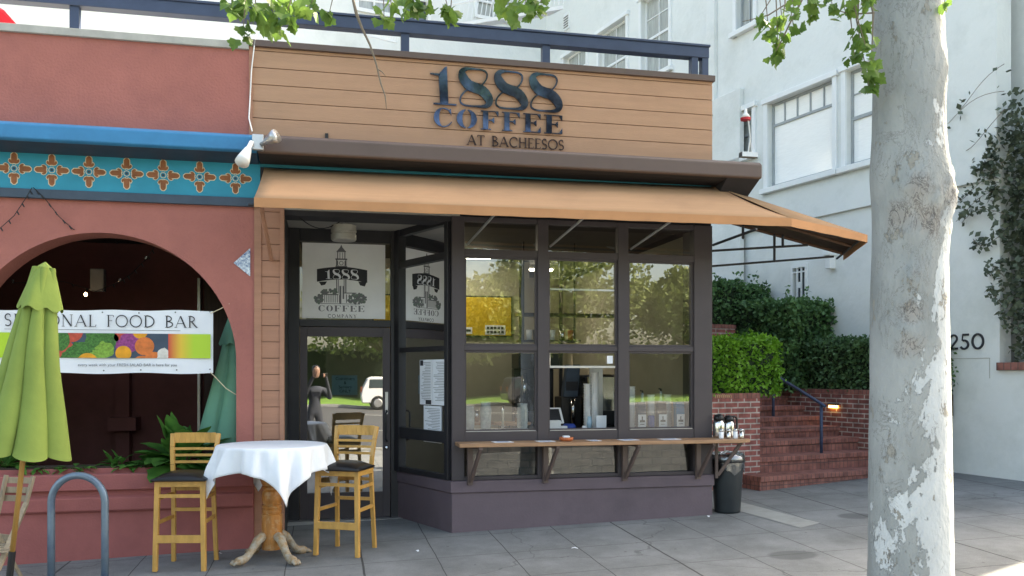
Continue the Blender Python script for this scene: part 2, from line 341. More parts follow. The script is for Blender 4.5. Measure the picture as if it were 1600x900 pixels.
def fat1(mb, x, y, w, h, put, depth, m=0):
    P = lambda q: [put(x+a*w, y+b*h, 0) for a, b in q]
    off = put(0, 0, depth)-put(0, 0, 0)
    mb.prism(P([(.36,.03),(.66,.03),(.60,1),(.52,.97),(.3,.78)]), off, m)
    mb.prism(P([(0,.80),(.0,.775),(.34,.74),(.34,.8)]), off, m)
    mb.prism(P([(.12,0),(.95,0),(.95,.035),(.12,.035)]), off, m)
def fatletter(mb, c, x, y, w, h, put, depth, m=0):
    off = put(0, 0, depth)-put(0, 0, 0)
    P = lambda q: mb.prism([put(x+a*w, y+b*h, 0) for a, b in q], off, m)
    if c in 'FE':
        P([(.12,0),(.42,0),(.42,1),(.12,1)]); P([(0,.96),(.12,.96),(.12,1),(0,1)]); P([(0,0),(.12,0),(.12,.04),(0,.04)])
        P([(.44,.96),(1,.96),(1,1),(.44,1)]); P([(.82,.96),(1,.96),(1,.7)]); P([(.44,.48),(.6,.48),(.6,.53),(.44,.53)]); P([(.6,.48),(.76,.34),(.76,.68),(.6,.53)])
        if c == 'E': P([(.44,0),(1,0),(1,.04),(.44,.04)]); P([(.8,.04),(1,.04),(1,.32)])
        else: P([(.42,0),(.58,0),(.58,.04),(.42,.04)])
    else:
        n = 20
        def crescent(a0, a1, sgn):
            o = [(.5+.5*math.cos(R(a0+(a1-a0)*i/n)), .5+.5*math.sin(R(a0+(a1-a0)*i/n))) for i in range(n+1)]
            q = [(.5+sgn*.0+.22*math.cos(R(a0+(a1-a0)*i/n)), .5+.47*math.sin(R(a0+(a1-a0)*i/n))) for i in range(n+1)]
            for i in range(n): P([o[i], o[i+1], q[i+1], q[i]])
        crescent(98, 262, -1)
        if c == 'O': crescent(-82, 82, 1)
        else:
            ribbon(mb, [(x+a*w, y+b*h) for a, b in arc(.5, .5, .48, .48, 262, 335, 8)], w*.05, put, depth, m)
            ribbon(mb, [(x+a*w, y+b*h) for a, b in arc(.5, .5, .48, .48, 98, 50, 8)], w*.05, put, depth, m)
            P([(.78,.86),(.9,1),(.93,.62)])
def small_text(body, size, name, matn, loc, rot, parent, center=True, label=None):
    cu = bpy.data.curves.new('t', 'FONT'); cu.body = body; cu.size = size; cu.extrude = .0008; cu.align_x = 'CENTER' if center else 'LEFT'
    ob = bpy.data.objects.new('t', cu); col.objects.link(ob)
    me = bpy.data.meshes.new_from_object(ob); bpy.data.objects.remove(ob); bpy.data.curves.remove(cu)
    o = bpy.data.objects.new(name, me); col.objects.link(o); me.materials.clear(); me.materials.append(M[matn])
    o.parent = parent; o.location = Vector(loc)-ORG.get(parent.name, Vector((0, 0, 0))); o.rotation_euler = rot
    return o

# ------------------------------------------------------------------ foliage helpers
MAPLE = [(0,0),(.16,-.02),(.42,-.02),(.45,.16),(.64,.30),(.50,.46),(.34,.50),(.36,.66),(.20,.74),(0,1),(-.20,.74),(-.36,.66),(-.34,.50),(-.50,.46),(-.64,.30),(-.45,.16),(-.42,-.02),(-.16,-.02)]
OVAL = [(0,0),(.28,.3),(.3,.6),(0,1),(-.3,.6),(-.28,.3)]
def leaf(mb, p, size, shape=OVAL, droop=None, m=0, rnd=random):
    if droop is None:
        d = Vector((rnd.gauss(0,1), rnd.gauss(0,1), rnd.gauss(0,1))).normalized()
    else: d = (Vector((rnd.gauss(0,.6), rnd.gauss(0,.6), -.8))+Vector(droop)).normalized()
    u = d.cross(Vector((rnd.gauss(0,1), rnd.gauss(0,1), rnd.gauss(0,1)))).normalized(); nn = d.cross(u)
    vs = [p+(u*a+d*b+nn*(-.25*abs(a)))*size for a, b in shape]
    if shape is OVAL or len(shape) <= 6: mb.add(vs, [tuple(range(len(vs)))], m)
    else:
        c = p+d*.35*size; k = len(vs); mb.add(vs+[c], [(i, (i+1)%k, k) for i in range(k)], m)
def cards(mb, p, size, m=0, rnd=random):
    """a quad bent leaf"""
    d = Vector((rnd.gauss(0,1), rnd.gauss(0,1), rnd.gauss(0,1))).normalized(); u = d.cross(Vector((rnd.gauss(0,1), rnd.gauss(0,1), rnd.gauss(0,1)))).normalized()
    mb.add([p, p+(u*.35+d*.5)*size, p+d*size, p+(-u*.35+d*.5)*size], [(0, 1, 2, 3)], m)
def hedge(name, T, x0, x1, y0, y1, z0, z1, n, size, leafm, label, group, rough=.06, sprigs=0, rnd_seed=1):
    rnd = random.Random(rnd_seed); loc = T @ Vector(((x0+x1)/2, (y0+y1)/2, z0))
    t = thing(name, loc, label, 'hedge', group)
    core = MB(T); i = .07; core.box(x0+i, x1-i, y0+i, y1-i, z0, z1-i); core.build('branch_core', 'core', t)
    mb = MB(T); faces = [((x1-x0)*(z1-z0), 0), ((x1-x0)*(y1-y0), 1), ((y1-y0)*(z1-z0), 2), ((y1-y0)*(z1-z0), 3)]; tot = sum(a for a, _ in faces)
    rr = .14
    for k in range(n):
        q = rnd.random()*tot
        for a, f in faces:
            if q < a: break
            q -= a
        x, y, z = rnd.uniform(x0, x1), rnd.uniform(y0, y1), rnd.uniform(z0, z1)
        if f == 0: y = y0
        elif f == 1: z = z1
        elif f == 2: x = x0
        else: x = x1
        # rounded edges and an uneven surface
        ez = max(0, z-(z1-rr))/rr
        if f == 0: y += ez*ez*rr*.6
        if f in (2, 3): x += (1 if f == 2 else -1)*ez*ez*rr*.6
        if f == 1:
            e = max(0, 1-(x-x0)/rr, 1-(x1-x)/rr, 1-(y-y0)/rr); z -= e*e*rr*.5
        nv = noise.noise(Vector((x*1.6, y*1.6, z*1.6+rnd_seed)))*.07
        dep = rnd.random()**2*.09
        if f == 0: y += dep+nv
        elif f == 1: z += nv-dep
        elif f == 2: x += dep+nv
        else: x -= dep+nv
        p = Vector((x+rnd.gauss(0, rough*.4), y+rnd.gauss(0, rough*.4), z+rnd.gauss(0, rough*.4)))
        cards(mb, p, size*rnd.uniform(.7, 1.25), rnd=rnd)
    for k in range(sprigs):
        bx, by = rnd.uniform(x0, x1), rnd.uniform(y0, (y0+y1)/2); hh = rnd.uniform(.12, .35)
        for j in range(14):
            cards(mb, Vector((bx+rnd.gauss(0, .03), by+rnd.gauss(0, .03), z1+hh*j/14)), size, rnd=rnd)
    mb.build('leaves', leafm, t, recalc=False)
    return t
I4 = Matrix.Identity(4)

# ================================================================== GROUND
gm = bpy.data.materials.new('sidewalk_concrete'); gm.use_nodes = True
n = gm.node_tree.nodes; l = gm.node_tree.links; b = n['Principled BSDF']; b.inputs['Roughness'].default_value = .88
tc = n.new('ShaderNodeTexCoord'); sp = n.new('ShaderNodeSeparateXYZ'); l.new(tc.outputs['Object'], sp.inputs[0])
def mnode(op, a, b_=None, c=None):
    q = n.new('ShaderNodeMath'); q.operation = op
    for i, v in enumerate((a, b_, c)):
        if v is None: continue
        if isinstance(v, (int, float)): q.inputs[i].default_value = v
        else: l.new(v, q.inputs[i])
    return q.outputs[0]
wob = n.new('ShaderNodeTexNoise'); wob.inputs['Scale'].default_value = 2.5; wob.inputs['Detail'].default_value = 6; l.new(tc.outputs['Object'], wob.inputs['Vector'])
wv = mnode('MULTIPLY_ADD', wob.outputs[0], .02, -.01)
def joint(coord, off, spacing, width):
    a = mnode('ADD', mnode('ADD', coord, off), wv); a = mnode('DIVIDE', a, spacing); a = mnode('FRACT', a)
    a = mnode('ABSOLUTE', mnode('SUBTRACT', a, .5)); a = mnode('SUBTRACT', .5, a); a = mnode('MULTIPLY', a, spacing)
    return mnode('LESS_THAN', a, width)
gx = joint(sp.outputs[0], -2.88+63, .63*1, .0045); gx2 = joint(sp.outputs[0], -2.88+63*1.26, 2.52, .009); gy = joint(sp.outputs[1], .98+82, .82, .004)
jf = mnode('MAXIMUM', mnode('MAXIMUM', gx, gx2), gy)
n1 = n.new('ShaderNodeTexNoise'); n1.inputs['Scale'].default_value = .9; n1.inputs['Detail'].default_value = 10; n1.inputs['Roughness'].default_value = .72; l.new(tc.outputs['Object'], n1.inputs['Vector'])
r1 = n.new('ShaderNodeValToRGB'); r1.color_ramp.elements[0].position = .33; r1.color_ramp.elements[1].position = .66
r1.color_ramp.elements[0].color = (.125, .13, .13, 1); r1.color_ramp.elements[1].color = (.25, .255, .255, 1); l.new(n1.outputs[0], r1.inputs[0])
n2 = n.new('ShaderNodeTexNoise'); n2.inputs['Scale'].default_value = 130; n2.inputs['Detail'].default_value = 3; l.new(tc.outputs['Object'], n2.inputs['Vector'])
mx = n.new('ShaderNodeMix'); mx.data_type = 'RGBA'; mx.blend_type = 'OVERLAY'; mx.inputs[0].default_value = .35; l.new(r1.outputs[0], mx.inputs[6]); l.new(n2.outputs[0], mx.inputs[7])
vo = n.new('ShaderNodeTexVoronoi'); vo.inputs['Scale'].default_value = 3.6; l.new(tc.outputs['Object'], vo.inputs['Vector'])   # gum spots
spot = mnode('LESS_THAN', vo.outputs['Distance'], .045)
msp = n.new('ShaderNodeMix'); msp.data_type = 'RGBA'; l.new(mnode('MULTIPLY', spot, .7), msp.inputs[0]); l.new(mx.outputs[2], msp.inputs[6]); msp.inputs[7].default_value = (.07, .07, .07, 1)
# crack lines
vc = n.new('ShaderNodeTexVoronoi'); vc.feature = 'DISTANCE_TO_EDGE'; vc.inputs['Scale'].default_value = .27; vc.inputs['Randomness'].default_value = 1
wn = n.new('ShaderNodeTexNoise'); wn.inputs['Scale'].default_value = 2; wn.inputs['Detail'].default_value = 8; l.new(tc.outputs['Object'], wn.inputs['Vector'])
va = n.new('ShaderNodeVectorMath'); va.operation = 'SCALE'; va.inputs[3].default_value = .5; l.new(wn.outputs[1], va.inputs[0])
vb = n.new('ShaderNodeVectorMath'); l.new(tc.outputs['Object'], vb.inputs[0]); l.new(va.outputs[0], vb.inputs[1]); l.new(vb.outputs[0], vc.inputs['Vector'])
crack = mnode('MULTIPLY', mnode('LESS_THAN', vc.outputs['Distance'], .0016), .45)
# two oval damp stains beside the tree
def oval(x0, y0, rx, ry):
    a = mnode('DIVIDE', mnode('SUBTRACT', sp.outputs[0], x0), rx); c = mnode('DIVIDE', mnode('SUBTRACT', sp.outputs[1], y0), ry)
    e = mnode('SQRT', mnode('ADD', mnode('MULTIPLY', a, a), mnode('MULTIPLY', c, c)))
    q = n.new('ShaderNodeMapRange'); q.inputs['From Min'].default_value = .8; q.inputs['From Max'].default_value = 1.0; q.inputs['To Min'].default_value = .62; q.inputs['To Max'].default_value = 0
    l.new(e, q.inputs[0]); return q.outputs[0]
ov = mnode('MAXIMUM', oval(2.60, -1.83, .23, .17), oval(4.05, -.55, .2, .16))
m3 = n.new('ShaderNodeMix'); m3.data_type = 'RGBA'; l.new(ov, m3.inputs[0]); l.new(msp.outputs[2], m3.inputs[6]); m3.inputs[7].default_value = (.075, .078, .078, 1)
m4 = n.new('ShaderNodeMix'); m4.data_type = 'RGBA'; l.new(mnode('MULTIPLY', mnode('MAXIMUM', jf, crack), .85), m4.inputs[0]); l.new(m3.outputs[2], m4.inputs[6]); m4.inputs[7].default_value = (.03, .03, .03, 1)
l.new(m4.outputs[2], b.inputs['Base Color'])
bp = n.new('ShaderNodeBump'); bp.inputs['Strength'].default_value = .4; bp.inputs['Distance'].default_value = .006
l.new(mnode('MULTIPLY_ADD', jf, -1.5, n2.outputs[0]), bp.inputs['Height']); l.new(bp.outputs[0], b.inputs['Normal'])
mb = MB()
NX = 40; xs = [-14+i*.7 for i in range(NX+1)]; ys = [-9.2+i*.8 for i in range(34)]
vs = [(x, y, g(x, y)) for y in ys for x in xs]
fs = [(j*(NX+1)+i, j*(NX+1)+i+1, (j+1)*(NX+1)+i+1, (j+1)*(NX+1)+i) for j in range(len(ys)-1) for i in range(NX)]
mb.add(vs, fs); sw = mb.build('sidewalk', gm, recalc=False); struct(sw)
# paler repair strip left of the stairs
mb = MB(); q = [(3.05,.35),(3.30,.55),(3.38,-.78),(3.10,-.95)]
q = [(3.02,.55),(3.35,.55),(3.52,-.75),(3.22,-.9)]
mb.poly([(x, y, g(x, y)+.004) for x, y in q]); M['patch'] = dirty(mat('pale_concrete', (.33, .33, .31), .9, var=.12, scale=5, bump=.3), (.2, .2, .19), .5, 3)
struct(mb.build('pale_pavement_patch', 'patch', recalc=False))
# road, kerbs, verge opposite
M['asphalt'] = dirty(mat('asphalt', (.055, .055, .057), .85, var=.15, scale=60, bump=.3, bscale=120), (.08, .08, .08), .5, .4)
M['kerb'] = mat('kerb_concrete', (.3, .3, .29), .85, var=.15)
zr = -.33
mb = MB(); mb.poly([(-200, -400, zr), (200, -400, zr), (200, 300, zr), (-200, 300, zr)]); struct(mb.build('ground', mat('earth', (.12, .13, .07), .95, var=.3, scale=.5)))
mb = MB(); mb.poly([(-120, -40, zr+.02), (120, -40, zr+.02), (120, -9.3, zr+.02), (-120, -9.3, zr+.02)]); struct(mb.build('road', 'asphalt'))
mb = MB(); mb.box(-14, 14, -9.42, -9.22, zr, -.14); mb.box(-120, 120, -40.2, -40, zr, zr+.14); struct(mb.build('kerb', 'kerb'))
mb = MB()
for y in (-18.4, -31.0):
    for k in range(-30, 30): mb.box(k*4, k*4+1.6, y-.05, y+.05, zr+.02, zr+.026)
struct(mb.build('road_marking', mat('road_paint_white', (.6, .6, .57), .7)))
M['grass'] = mat('grass_blades', (.10, .19, .025), .9, var=.3, scale=3, bump=.5, bscale=90)
mb = MB(); mb.box(-90, 90, -64, -40.3, zr, zr+.12); tag(mb.build('grass_verge', 'grass'), 'sunlit grass lawn across the road seen as a reflection in the glass', 'grass', kind='stuff')

# ================================================================== COFFEE SHOP BUILDING
shop = thing('coffee_shop_building', (.5, 0, 0), 'coffee shop with tan plank fascia and plum coloured window bay', 'building')
# fascia: planks
mb = MB(); zt = 4.60; k = 0; z = 3.473
while z < 4.60:
    h = .157; z1 = min(z+h-.006, 4.60)
    xx = -1.9
    mb.box(-1.895, 2.741, .0, .03, z, z1)
    z += h; k += 1
mb.build('plank_fascia', 'siding', shop, bevel=.002)
mb = MB(); mb.box(-1.895, 2.741, .03, .3, 3.05, 4.60); mb.box(2.45, 2.741, .3, 5.0, 3.05, 4.60); mb.build('parapet_wall', 'soffit', shop)
mb = MB(); mb.box(-1.90, 2.76, -.035, .34, 4.60, 4.66); mb.build('coping', 'brown', shop, bevel=.004)
mb = MB(); mb.box(-1.900, -1.868, -.012, .0, 3.5, 4.6); mb.build('corner_board', 'siding2', shop)
# pilaster with planks
mb = MB(); z = -.12
while z < 3.12:
    mb.box(-1.79, -1.625, -.002, .08, z, min(z+.147, 3.12)); z += .152
mb.box(-1.855, -1.79, -.014, .08, -.15, 3.12); mb.box(-1.625, -1.585, -.014, .10, -.15, 3.12)
mb.build('plank_pilaster', 'siding2', shop, bevel=.002)
mb = MB(); mb.box(-1.855, -1.588, .101, 1.03, -.15, 3.12); mb.build('recess_side_wall', 'framed', shop)
# soffit over the recess
mb = MB(); mb.prism([(-1.585, .0, 3.10), (.08, .0, 3.10), (-.40, 1.06, 3.10), (-1.585, 1.06, 3.10)], (0, 0, .05)); mb.build('soffit', 'grey', shop)
# bay base wall
mb = MB(); mb.prism([(0, 0, -.1), (2.741, 0, -.1), (2.741, .3, -.1), (-.3, 1.08, -.1), (-.45, 1.06, -.1)], (0, 0, .49)); mb.build('base_wall', 'base', shop, bevel=.006)
mb = MB(); mb.prism([(-.012, -.022, .392), (2.755, -.022, .392), (2.755, .3, .392), (-.3, 1.08, .392), (-.462, 1.06, .392)], (0, 0, .115)); mb.build('base_sill', 'base', shop, bevel=.006)
# timber window frame
fr = MB()
def V(x0, x1, z0, z1, y0=.0, y1=.09): fr.box(x0, x1, y0, y1, z0, z1)
V(.0, .125, .509, 3.10); V(2.54, 2.741, .509, 3.10, .0, .30)
V(.865, .975, .509, 3.10); V(1.71, 1.82, .509, 3.10)
segs = [(.125, .865), (.975, 1.71), (1.82, 2.54)]
for a, b_ in segs:
    V(a, b_, 2.715, 2.785, .008, .082); V(a, b_, 3.05, 3.10, .008, .082); V(a, b_, .87, .985, .006, .084); V(a, b_, .509, .545, .006, .084)
    V(a, b_, 1.785, 1.835, .012, .078)
fr.build('window_frame', 'frame', shop, bevel=.004)
# thin sash beads
sb = MB()
for a, b_ in segs:
    for z0, z1 in ((.985, 1.785), (1.835, 2.715)):
        sb.box(a, a+.022, .03, .06, z0, z1); sb.box(b_-.022, b_, .03, .06, z0, z1); sb.box(a+.022, b_-.022, .03, .06, z0, z0+.02); sb.box(a+.022, b_-.022, .03, .06, z1-.02, z1)
sb.build('window_sash', 'frame', shop)
for i, (a, b_) in enumerate(segs):
    lo = 1.635 if i == 1 else 1.005
    for z0, z1 in ((.545, .87), (lo, 1.765), (1.855, 2.695), (2.785, 3.05)):
        mb = MB(); q_ = .011; mb.poly([(a+.01, .045-q_, z0), (b_-.01, .045+q_, z0), (b_-.01, .045+q_, z1), (a+.01, .045-q_, z1)]); mb.build('window_pane', 'kickglass' if z1 < .9 else 'glass', shop, recalc=False)
mb = MB(); mb.box(.998, 1.69, .035, .056, 1.615, 1.637); mb.build('sliding_sash_rail', 'alu', shop)
mb = MB(); mb.box(1.005, 1.685, .05, .07, 2.40, 2.418); mb.build('glass_clip_rail', 'alu', shop)
mb = MB()
for a, b_ in segs: mb.box(a+.02, b_-.02, .004, .028, .986, .992)
mb.build('sill_strip', 'alu', shop)
# bricks behind low panes
mb = MB(); mb.box(.13, 2.54, .2, .26, .5, .9); mb.build('inner_brick_wall', 'taupebrick', shop)
# splayed side window
A = Vector((0, .05, 0)); B = Vector((-.44, 1.04, 0)); dv = (B-A); L_ = dv.length; dv.normalize()
ST = Matrix(((dv.x, -dv.y, 0, A.x), (dv.y, dv.x, 0, A.y), (0, 0, 1, 0), (0, 0, 0, 1)))   # local x along the splay, y inward (left of dv... into shop is -)
sm_ = MB(ST)
sm_.box(0, .06, -.045, .045, .509, 3.10); sm_.box(L_-.10, L_, -.045, .045, .509, 3.10)
for z0, z1 in ((.509, .56), (.87, .985), (1.785, 1.835), (2.69, 2.76), (3.03, 3.10)): sm_.box(.06, L_-.10, -.036, .036, z0, z1)
bk_ = MB(ST); bk_.box(.05, L_-.1, -.12, -.09, .5, .95); bk_.build('dark_pane_backing', 'framed', shop)  # dark sheet added behind the low pane to hide the lit interior
sm_.build('side_window_frame', 'framed', shop, bevel=.003)
for z0, z1 in ((.56, .87), (.985, 1.785), (1.835, 2.69), (2.76, 3.03)):
    mb = MB(ST); mb.poly([(.06, 0, z0), (L_-.10, 0, z0), (L_-.10, 0, z1), (.06, 0, z1)]); mb.build('side_window_pane', 'sideglass', shop, recalc=False)
# door surround at y ~1.05
YD = 1.05
mb = MB()
mb.box(-1.60, -1.475, YD-.02, YD+.1, -.06, 3.10); mb.box(-.515, -.40, YD-.02, YD+.1, -.06, 3.10)
mb.box(-1.475, -.515, YD-.01, YD+.09, 2.06, 2.135); mb.box(-1.475, -.515, YD-.01, YD+.09, 2.965, 3.10)
mb.build('door_surround', 'framed', shop, bevel=.004)
mb = MB(); mb.poly([(-1.475, YD+.05, 2.135), (-.515, YD+.05, 2.135), (-.515, YD+.05, 2.965), (-1.475, YD+.05, 2.965)]); mb.build('transom_pane', 'sideglass', shop, recalc=False)
door = MB(); 
for b_ in ((-1.47, -1.395, -.0, 2.055), (-.60, -.52, -.0, 2.055)): door.box(b_[0], b_[1], YD, YD+.045, b_[2]+.01, b_[3])
door.box(-1.395, -.60, YD, YD+.045, 1.955, 2.055); door.box(-1.395, -.60, YD, YD+.045, .01, .285)
dr = door.build('door', 'frame', shop, bevel=.003)
mb = MB(); mb.poly([(-1.395, YD+.022, .285), (-.60, YD+.022, .285), (-.60, YD+.022, 1.955), (-1.395, YD+.022, 1.955)]); mb.build('door_pane', 'doorglass', dr, recalc=False)
mb = MB(); mb.tube([(-.56, YD, 1.16), (-.56, YD-.06, 1.15), (-.575, YD-.07, 1.13), (-.575, YD-.07, .86), (-.56, YD-.06, .84), (-.56, YD, .83)], .011, 8); mb.build('handle', 'iron', dr, smooth=True)
mb = MB(); mb.lathe([(.0,0),(.02,0),(.022,.012),(.012,.018),(0,.018)], (0,0,0), 14, L=Matrix.Translation((-.56, YD, .76)) @ Matrix.Rotation(R(90), 4, 'X')); mb.build('lock', 'chrome', dr, smooth=True)
mb = MB(); mb.box(-.575, -.545, YD-.006, YD, 1.12, 1.36); mb.box(-.468, -.44, YD-.03, YD-.02, .98, 1.09); mb.build('door_plate', 'alu', dr)
mb = MB(); mb.box(-1.6, -.38, YD-.12, YD+.1, -.12, .008); mb.build('threshold', 'alu', shop)
# interior shell
mb = MB()
mb.box(-1.6, -1.5, 1.15, 5.2, -.05, 3.15); mb.box(2.60, 2.72, .3, 5.2, -.05, 3.15); mb.box(-1.6, 2.72, 5.2, 5.3, -.05, 3.15)
mb.build('interior_wall', 'intw', shop)
mb = MB(); mb.box(-1.6, 2.72, 1.1, 5.2, -.1, .01); mb.prism([(.0, .1, -.1), (2.6, .1, -.1), (2.6, 1.1, -.1), (-.4, 1.1, -.1)], (0, 0, .11)); mb.build('interior_floor', mat('cafe_floor', (.12, .09, .07), .4), shop)
mb = MB(); mb.prism([(.02, .09, 3.11), (2.6, .09, 3.11), (2.6, 5.2, 3.11), (-1.55, 5.2, 3.11), (-1.55, 1.12, 3.11), (-.4, 1.12, 3.11)], (0, 0, .05)); mb.build('interior_ceiling', mat('cafe_ceiling', (.09, .085, .075), .8), shop)
mb = MB(); mb.box(-1.895, 2.741, .3, 5.3, 3.3, 3.4); mb.build('roof', 'soffit', shop)
mb = MB(); mb.box(2.725, 2.741, .3, 5.3, -.1, 3.05); mb.build('side_wall', 'whitewall', shop)
# cornice band and gutter over the awning
mb = MB()
prof = [(0, 3.745), (-.33, 3.70), (-.37, 3.67), (-.37, 3.54), (-.345, 3.53), (0, 3.53)]
mb.prism([(-1.80, y, z) for y, z in prof], (2.741+1.80+.37, 0, 0)); mb.box(2.741, 3.111, 0, .45, 3.53, 3.72)
mb.build('cornice', 'brown', shop, bevel=.012)
mb = MB(); mb.prism([(-1.797, -.335, 3.529), (-1.797, -.28, 3.52), (-1.797, -.03, 3.50), (-1.797, -.03, 3.38), (-1.797, -.001, 3.38), (-1.797, -.001, 3.529)], (4.538, 0, 0))
tp = [(2.742, -.335, 3.529), (3.10, -.335, 3.529), (3.10, .44, 3.529), (2.742, .44, 3.529)]; bt = [(2.742, -.04, 3.32), (3.05, -.04, 3.32), (3.05, .44, 3.32), (2.742, .44, 3.32)]
mb.add(tp+bt, [(0,1,2,3),(7,6,5,4),(0,4,5,1),(1,5,6,2),(2,6,7,3),(3,7,4,0)])
mb.build('cornice_soffit_shade', 'soffit', shop)  # soffit, with shade on the wall below put in as a dark fill
mb = MB(); mb.box(-1.80, 2.70, -.055, -.032, 3.475, 3.515, L=None); mb.build('teal_strip', 'teal', shop)
mb = MB(); mb.box(-1.21, -1.18, -.02, .0, 3.76, 3.83); mb.build('bolt_bracket', 'iron', shop)

# roof railing
rl = thing('roof_railing', (0, .3, 4.6), 'dark blue steel railing running along the flat roof edge', 'railing')
mb = MB(); mb.box(-6.6, 2.82, .24, .36, 4.945, 5.06); mb.box(-6.6, 2.83, .225, .375, 5.06, 5.085); mb.build('rail', 'rail', rl, bevel=.006)
for x in (-5.1, -3.47, -.43, 1.02):
    mb = MB(); mb.box(x-.04, x+.04, .26, .34, 4.4, 4.945); mb.build('post', 'rail', rl)
for x in (2.78, 2.66):
    mb = MB(); mb.box(x-.035, x+.035, .25, .34, 4.4, 4.945); mb.build('post', 'rail', rl)

# ================================================================== AWNING
aw = thing('awning', (0, -.1, 3.2), 'orange tan canvas awning wrapping around the shop corner', 'awning')
C_ = Vector((4.352, -.296, 3.015)); D_ = Vector((4.948, 1.038, 3.015)); Bq = Vector((3.077, -1.10, 3.02)); Aq = Vector((-1.787, -.9, 3.02)); TL = Vector((-1.76, -.05, 3.47)); TC = Vector((2.79, -.05, 3.50)); TD = Vector((2.79, 1.10, 3.50))
Bq = Vector((3.077, -.98, 3.02))
def slab(a, b_, c, d, off=.006): return [a, b_, c, d]
mb = MB()
NXs = 40
def P_(u, v):
    t = TL.lerp(TC, u); bo = Aq.lerp(Bq, u); p = t.lerp(bo, v)
    p.z -= .022*math.sin(math.pi*v)*(.6+.4*abs(math.cos(u*math.pi*5))); return p
for i in range(NXs):
    for j in range(6):
        a, b_ = i/NXs, (i+1)/NXs; c, d = j/6, (j+1)/6
        mb.poly([P_(a, d), P_(b_, d), P_(b_, c), P_(a, c)])
mb.add([TC, Bq, C_], [(0, 1, 2)]); mb.add([TC, C_, D_, TD], [(0, 1, 2, 3)])
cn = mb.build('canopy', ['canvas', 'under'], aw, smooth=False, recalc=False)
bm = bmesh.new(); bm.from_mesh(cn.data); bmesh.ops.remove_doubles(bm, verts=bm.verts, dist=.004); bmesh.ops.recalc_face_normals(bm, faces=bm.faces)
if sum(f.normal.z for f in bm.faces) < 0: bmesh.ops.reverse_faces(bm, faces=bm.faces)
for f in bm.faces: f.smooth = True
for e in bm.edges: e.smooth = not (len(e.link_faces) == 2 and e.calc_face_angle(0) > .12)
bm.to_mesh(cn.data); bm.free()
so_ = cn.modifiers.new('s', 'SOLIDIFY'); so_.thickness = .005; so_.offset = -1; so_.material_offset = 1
mb = MB()
def val(a, b_, n_=24):
    for i in range(n_):
        p, q = a.lerp(b_, i/n_), a.lerp(b_, (i+1)/n_)
        z0 = .078+.002*math.sin(i*1.7); z1 = .078+.002*math.sin((i+1)*1.7)
        mb.add([p, q, q-Vector((0, 0, z1)), p-Vector((0, 0, z0))], [(0, 1, 2, 3)])
val(Aq, Bq, 40); val(Bq, C_, 12); val(C_, D_, 6)
vl = mb.build('valance', 'valance', aw, recalc=False); bm = bmesh.new(); bm.from_mesh(vl.data); bmesh.ops.remove_doubles(bm, verts=bm.verts, dist=.0005); bm.to_mesh(vl.data); bm.free(); so_ = vl.modifiers.new('s', 'SOLIDIFY'); so_.thickness = .008; so_.offset = 0
mb = MB()   # underside boards
und = [Aq, Bq, C_, D_, TD-Vector((0, 0, .35)), TC-Vector((0, 0, .35)), TL-Vector((0, 0, .35))]
def bars(lst, m_='iron', nm='frame_bar', r=.014):
    for a, b_ in lst:
        q = MB(); q.tube([a, b_], r, 6); q.build(nm, m_, aw)
bars([(Vector((-1.70, -.02, 2.62)), Vector((-1.74, -.80, 2.97)))], 'siding2', 'strut', .02)
bars([(Vector((x, -.01, 2.83)), Vector((x+.12, -.80, 2.99))) for x in (.16, .99, 1.84)], 'alu', 'strut', .012)
inn = Vector((-.05, .06, -.05))
bars([(at_depth(1112, 392, 8.75), at_depth(1262, 383, 8.75)), (at_depth(1112, 416, 9.1), at_depth(1302, 401, 9.75)), (at_depth(1114, 383, 8.5), at_depth(1182, 358, 8.0)),
      (at_depth(1210, 366, 8.7), at_depth(1210, 408, 8.9)), (at_depth(1223, 368, 8.6), at_depth(1223, 385, 8.72)), (at_depth(1161, 352, 8.2), at_depth(1161, 372, 8.4)),
      (Aq+inn, Bq+inn), (Bq+inn, C_+inn), (C_+inn, D_+inn)], r=.013)
for t in (.2, .4, .6, .8):
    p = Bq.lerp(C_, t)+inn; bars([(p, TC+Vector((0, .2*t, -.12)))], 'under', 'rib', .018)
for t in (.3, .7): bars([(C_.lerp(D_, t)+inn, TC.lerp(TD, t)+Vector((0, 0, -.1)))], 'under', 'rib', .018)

# ================================================================== SIGN ON FASCIA
def put_y(y0):   # wall facing -y
    return lambda x, z, d: Vector((x, y0-d, z))
sg = thing('shop_sign_lettering', (.45, 0, 4.1), 'dark mirror sign letters reading 1888 COFFEE AT BACHEESOS on the plank fascia', 'sign')
pf = put_y(-.012)
mb = MB(); fat1(mb, -.215, 4.17, .27, .375, pf, .02); mb.build('numeral', 'mirror', sg)
for x in (.055, .41, .765):
    mb = MB(); fat8(mb, x, 4.17+.006, .335, .365, pf, .02); mb.build('numeral', 'mirror', sg)
x = -.18
for c, w in zip('COFFEE', (.2, .215, .19, .19, .19, .20)):
    mb = MB(); fatletter(mb, c, x, 3.955, w*.93, .185, pf, .018); mb.build('letter', 'mirror', sg); x += w+.024
mb = MB(); lettering(mb, 'AT BACHEESOS', .15, 3.800, .095, .013, pf, .012, gap=.12, width=.98); mb.build('small_lettering', 'letterdark', sg)

# ================================================================== TRANSOM SIGN
ts = thing('transom_sign', (-1.01, YD, 2.13), 'white panel above the door with a tower drawing and 1888 COFFEE COMPANY', 'sign')
yS = YD+.036
mb = MB(); mb.box(-1.448, -.572, yS, yS+.006, 2.15, 2.955); mb.build('panel', 'white', ts)
pt = put_y(yS)
inkm = MB()
cxs = -1.04
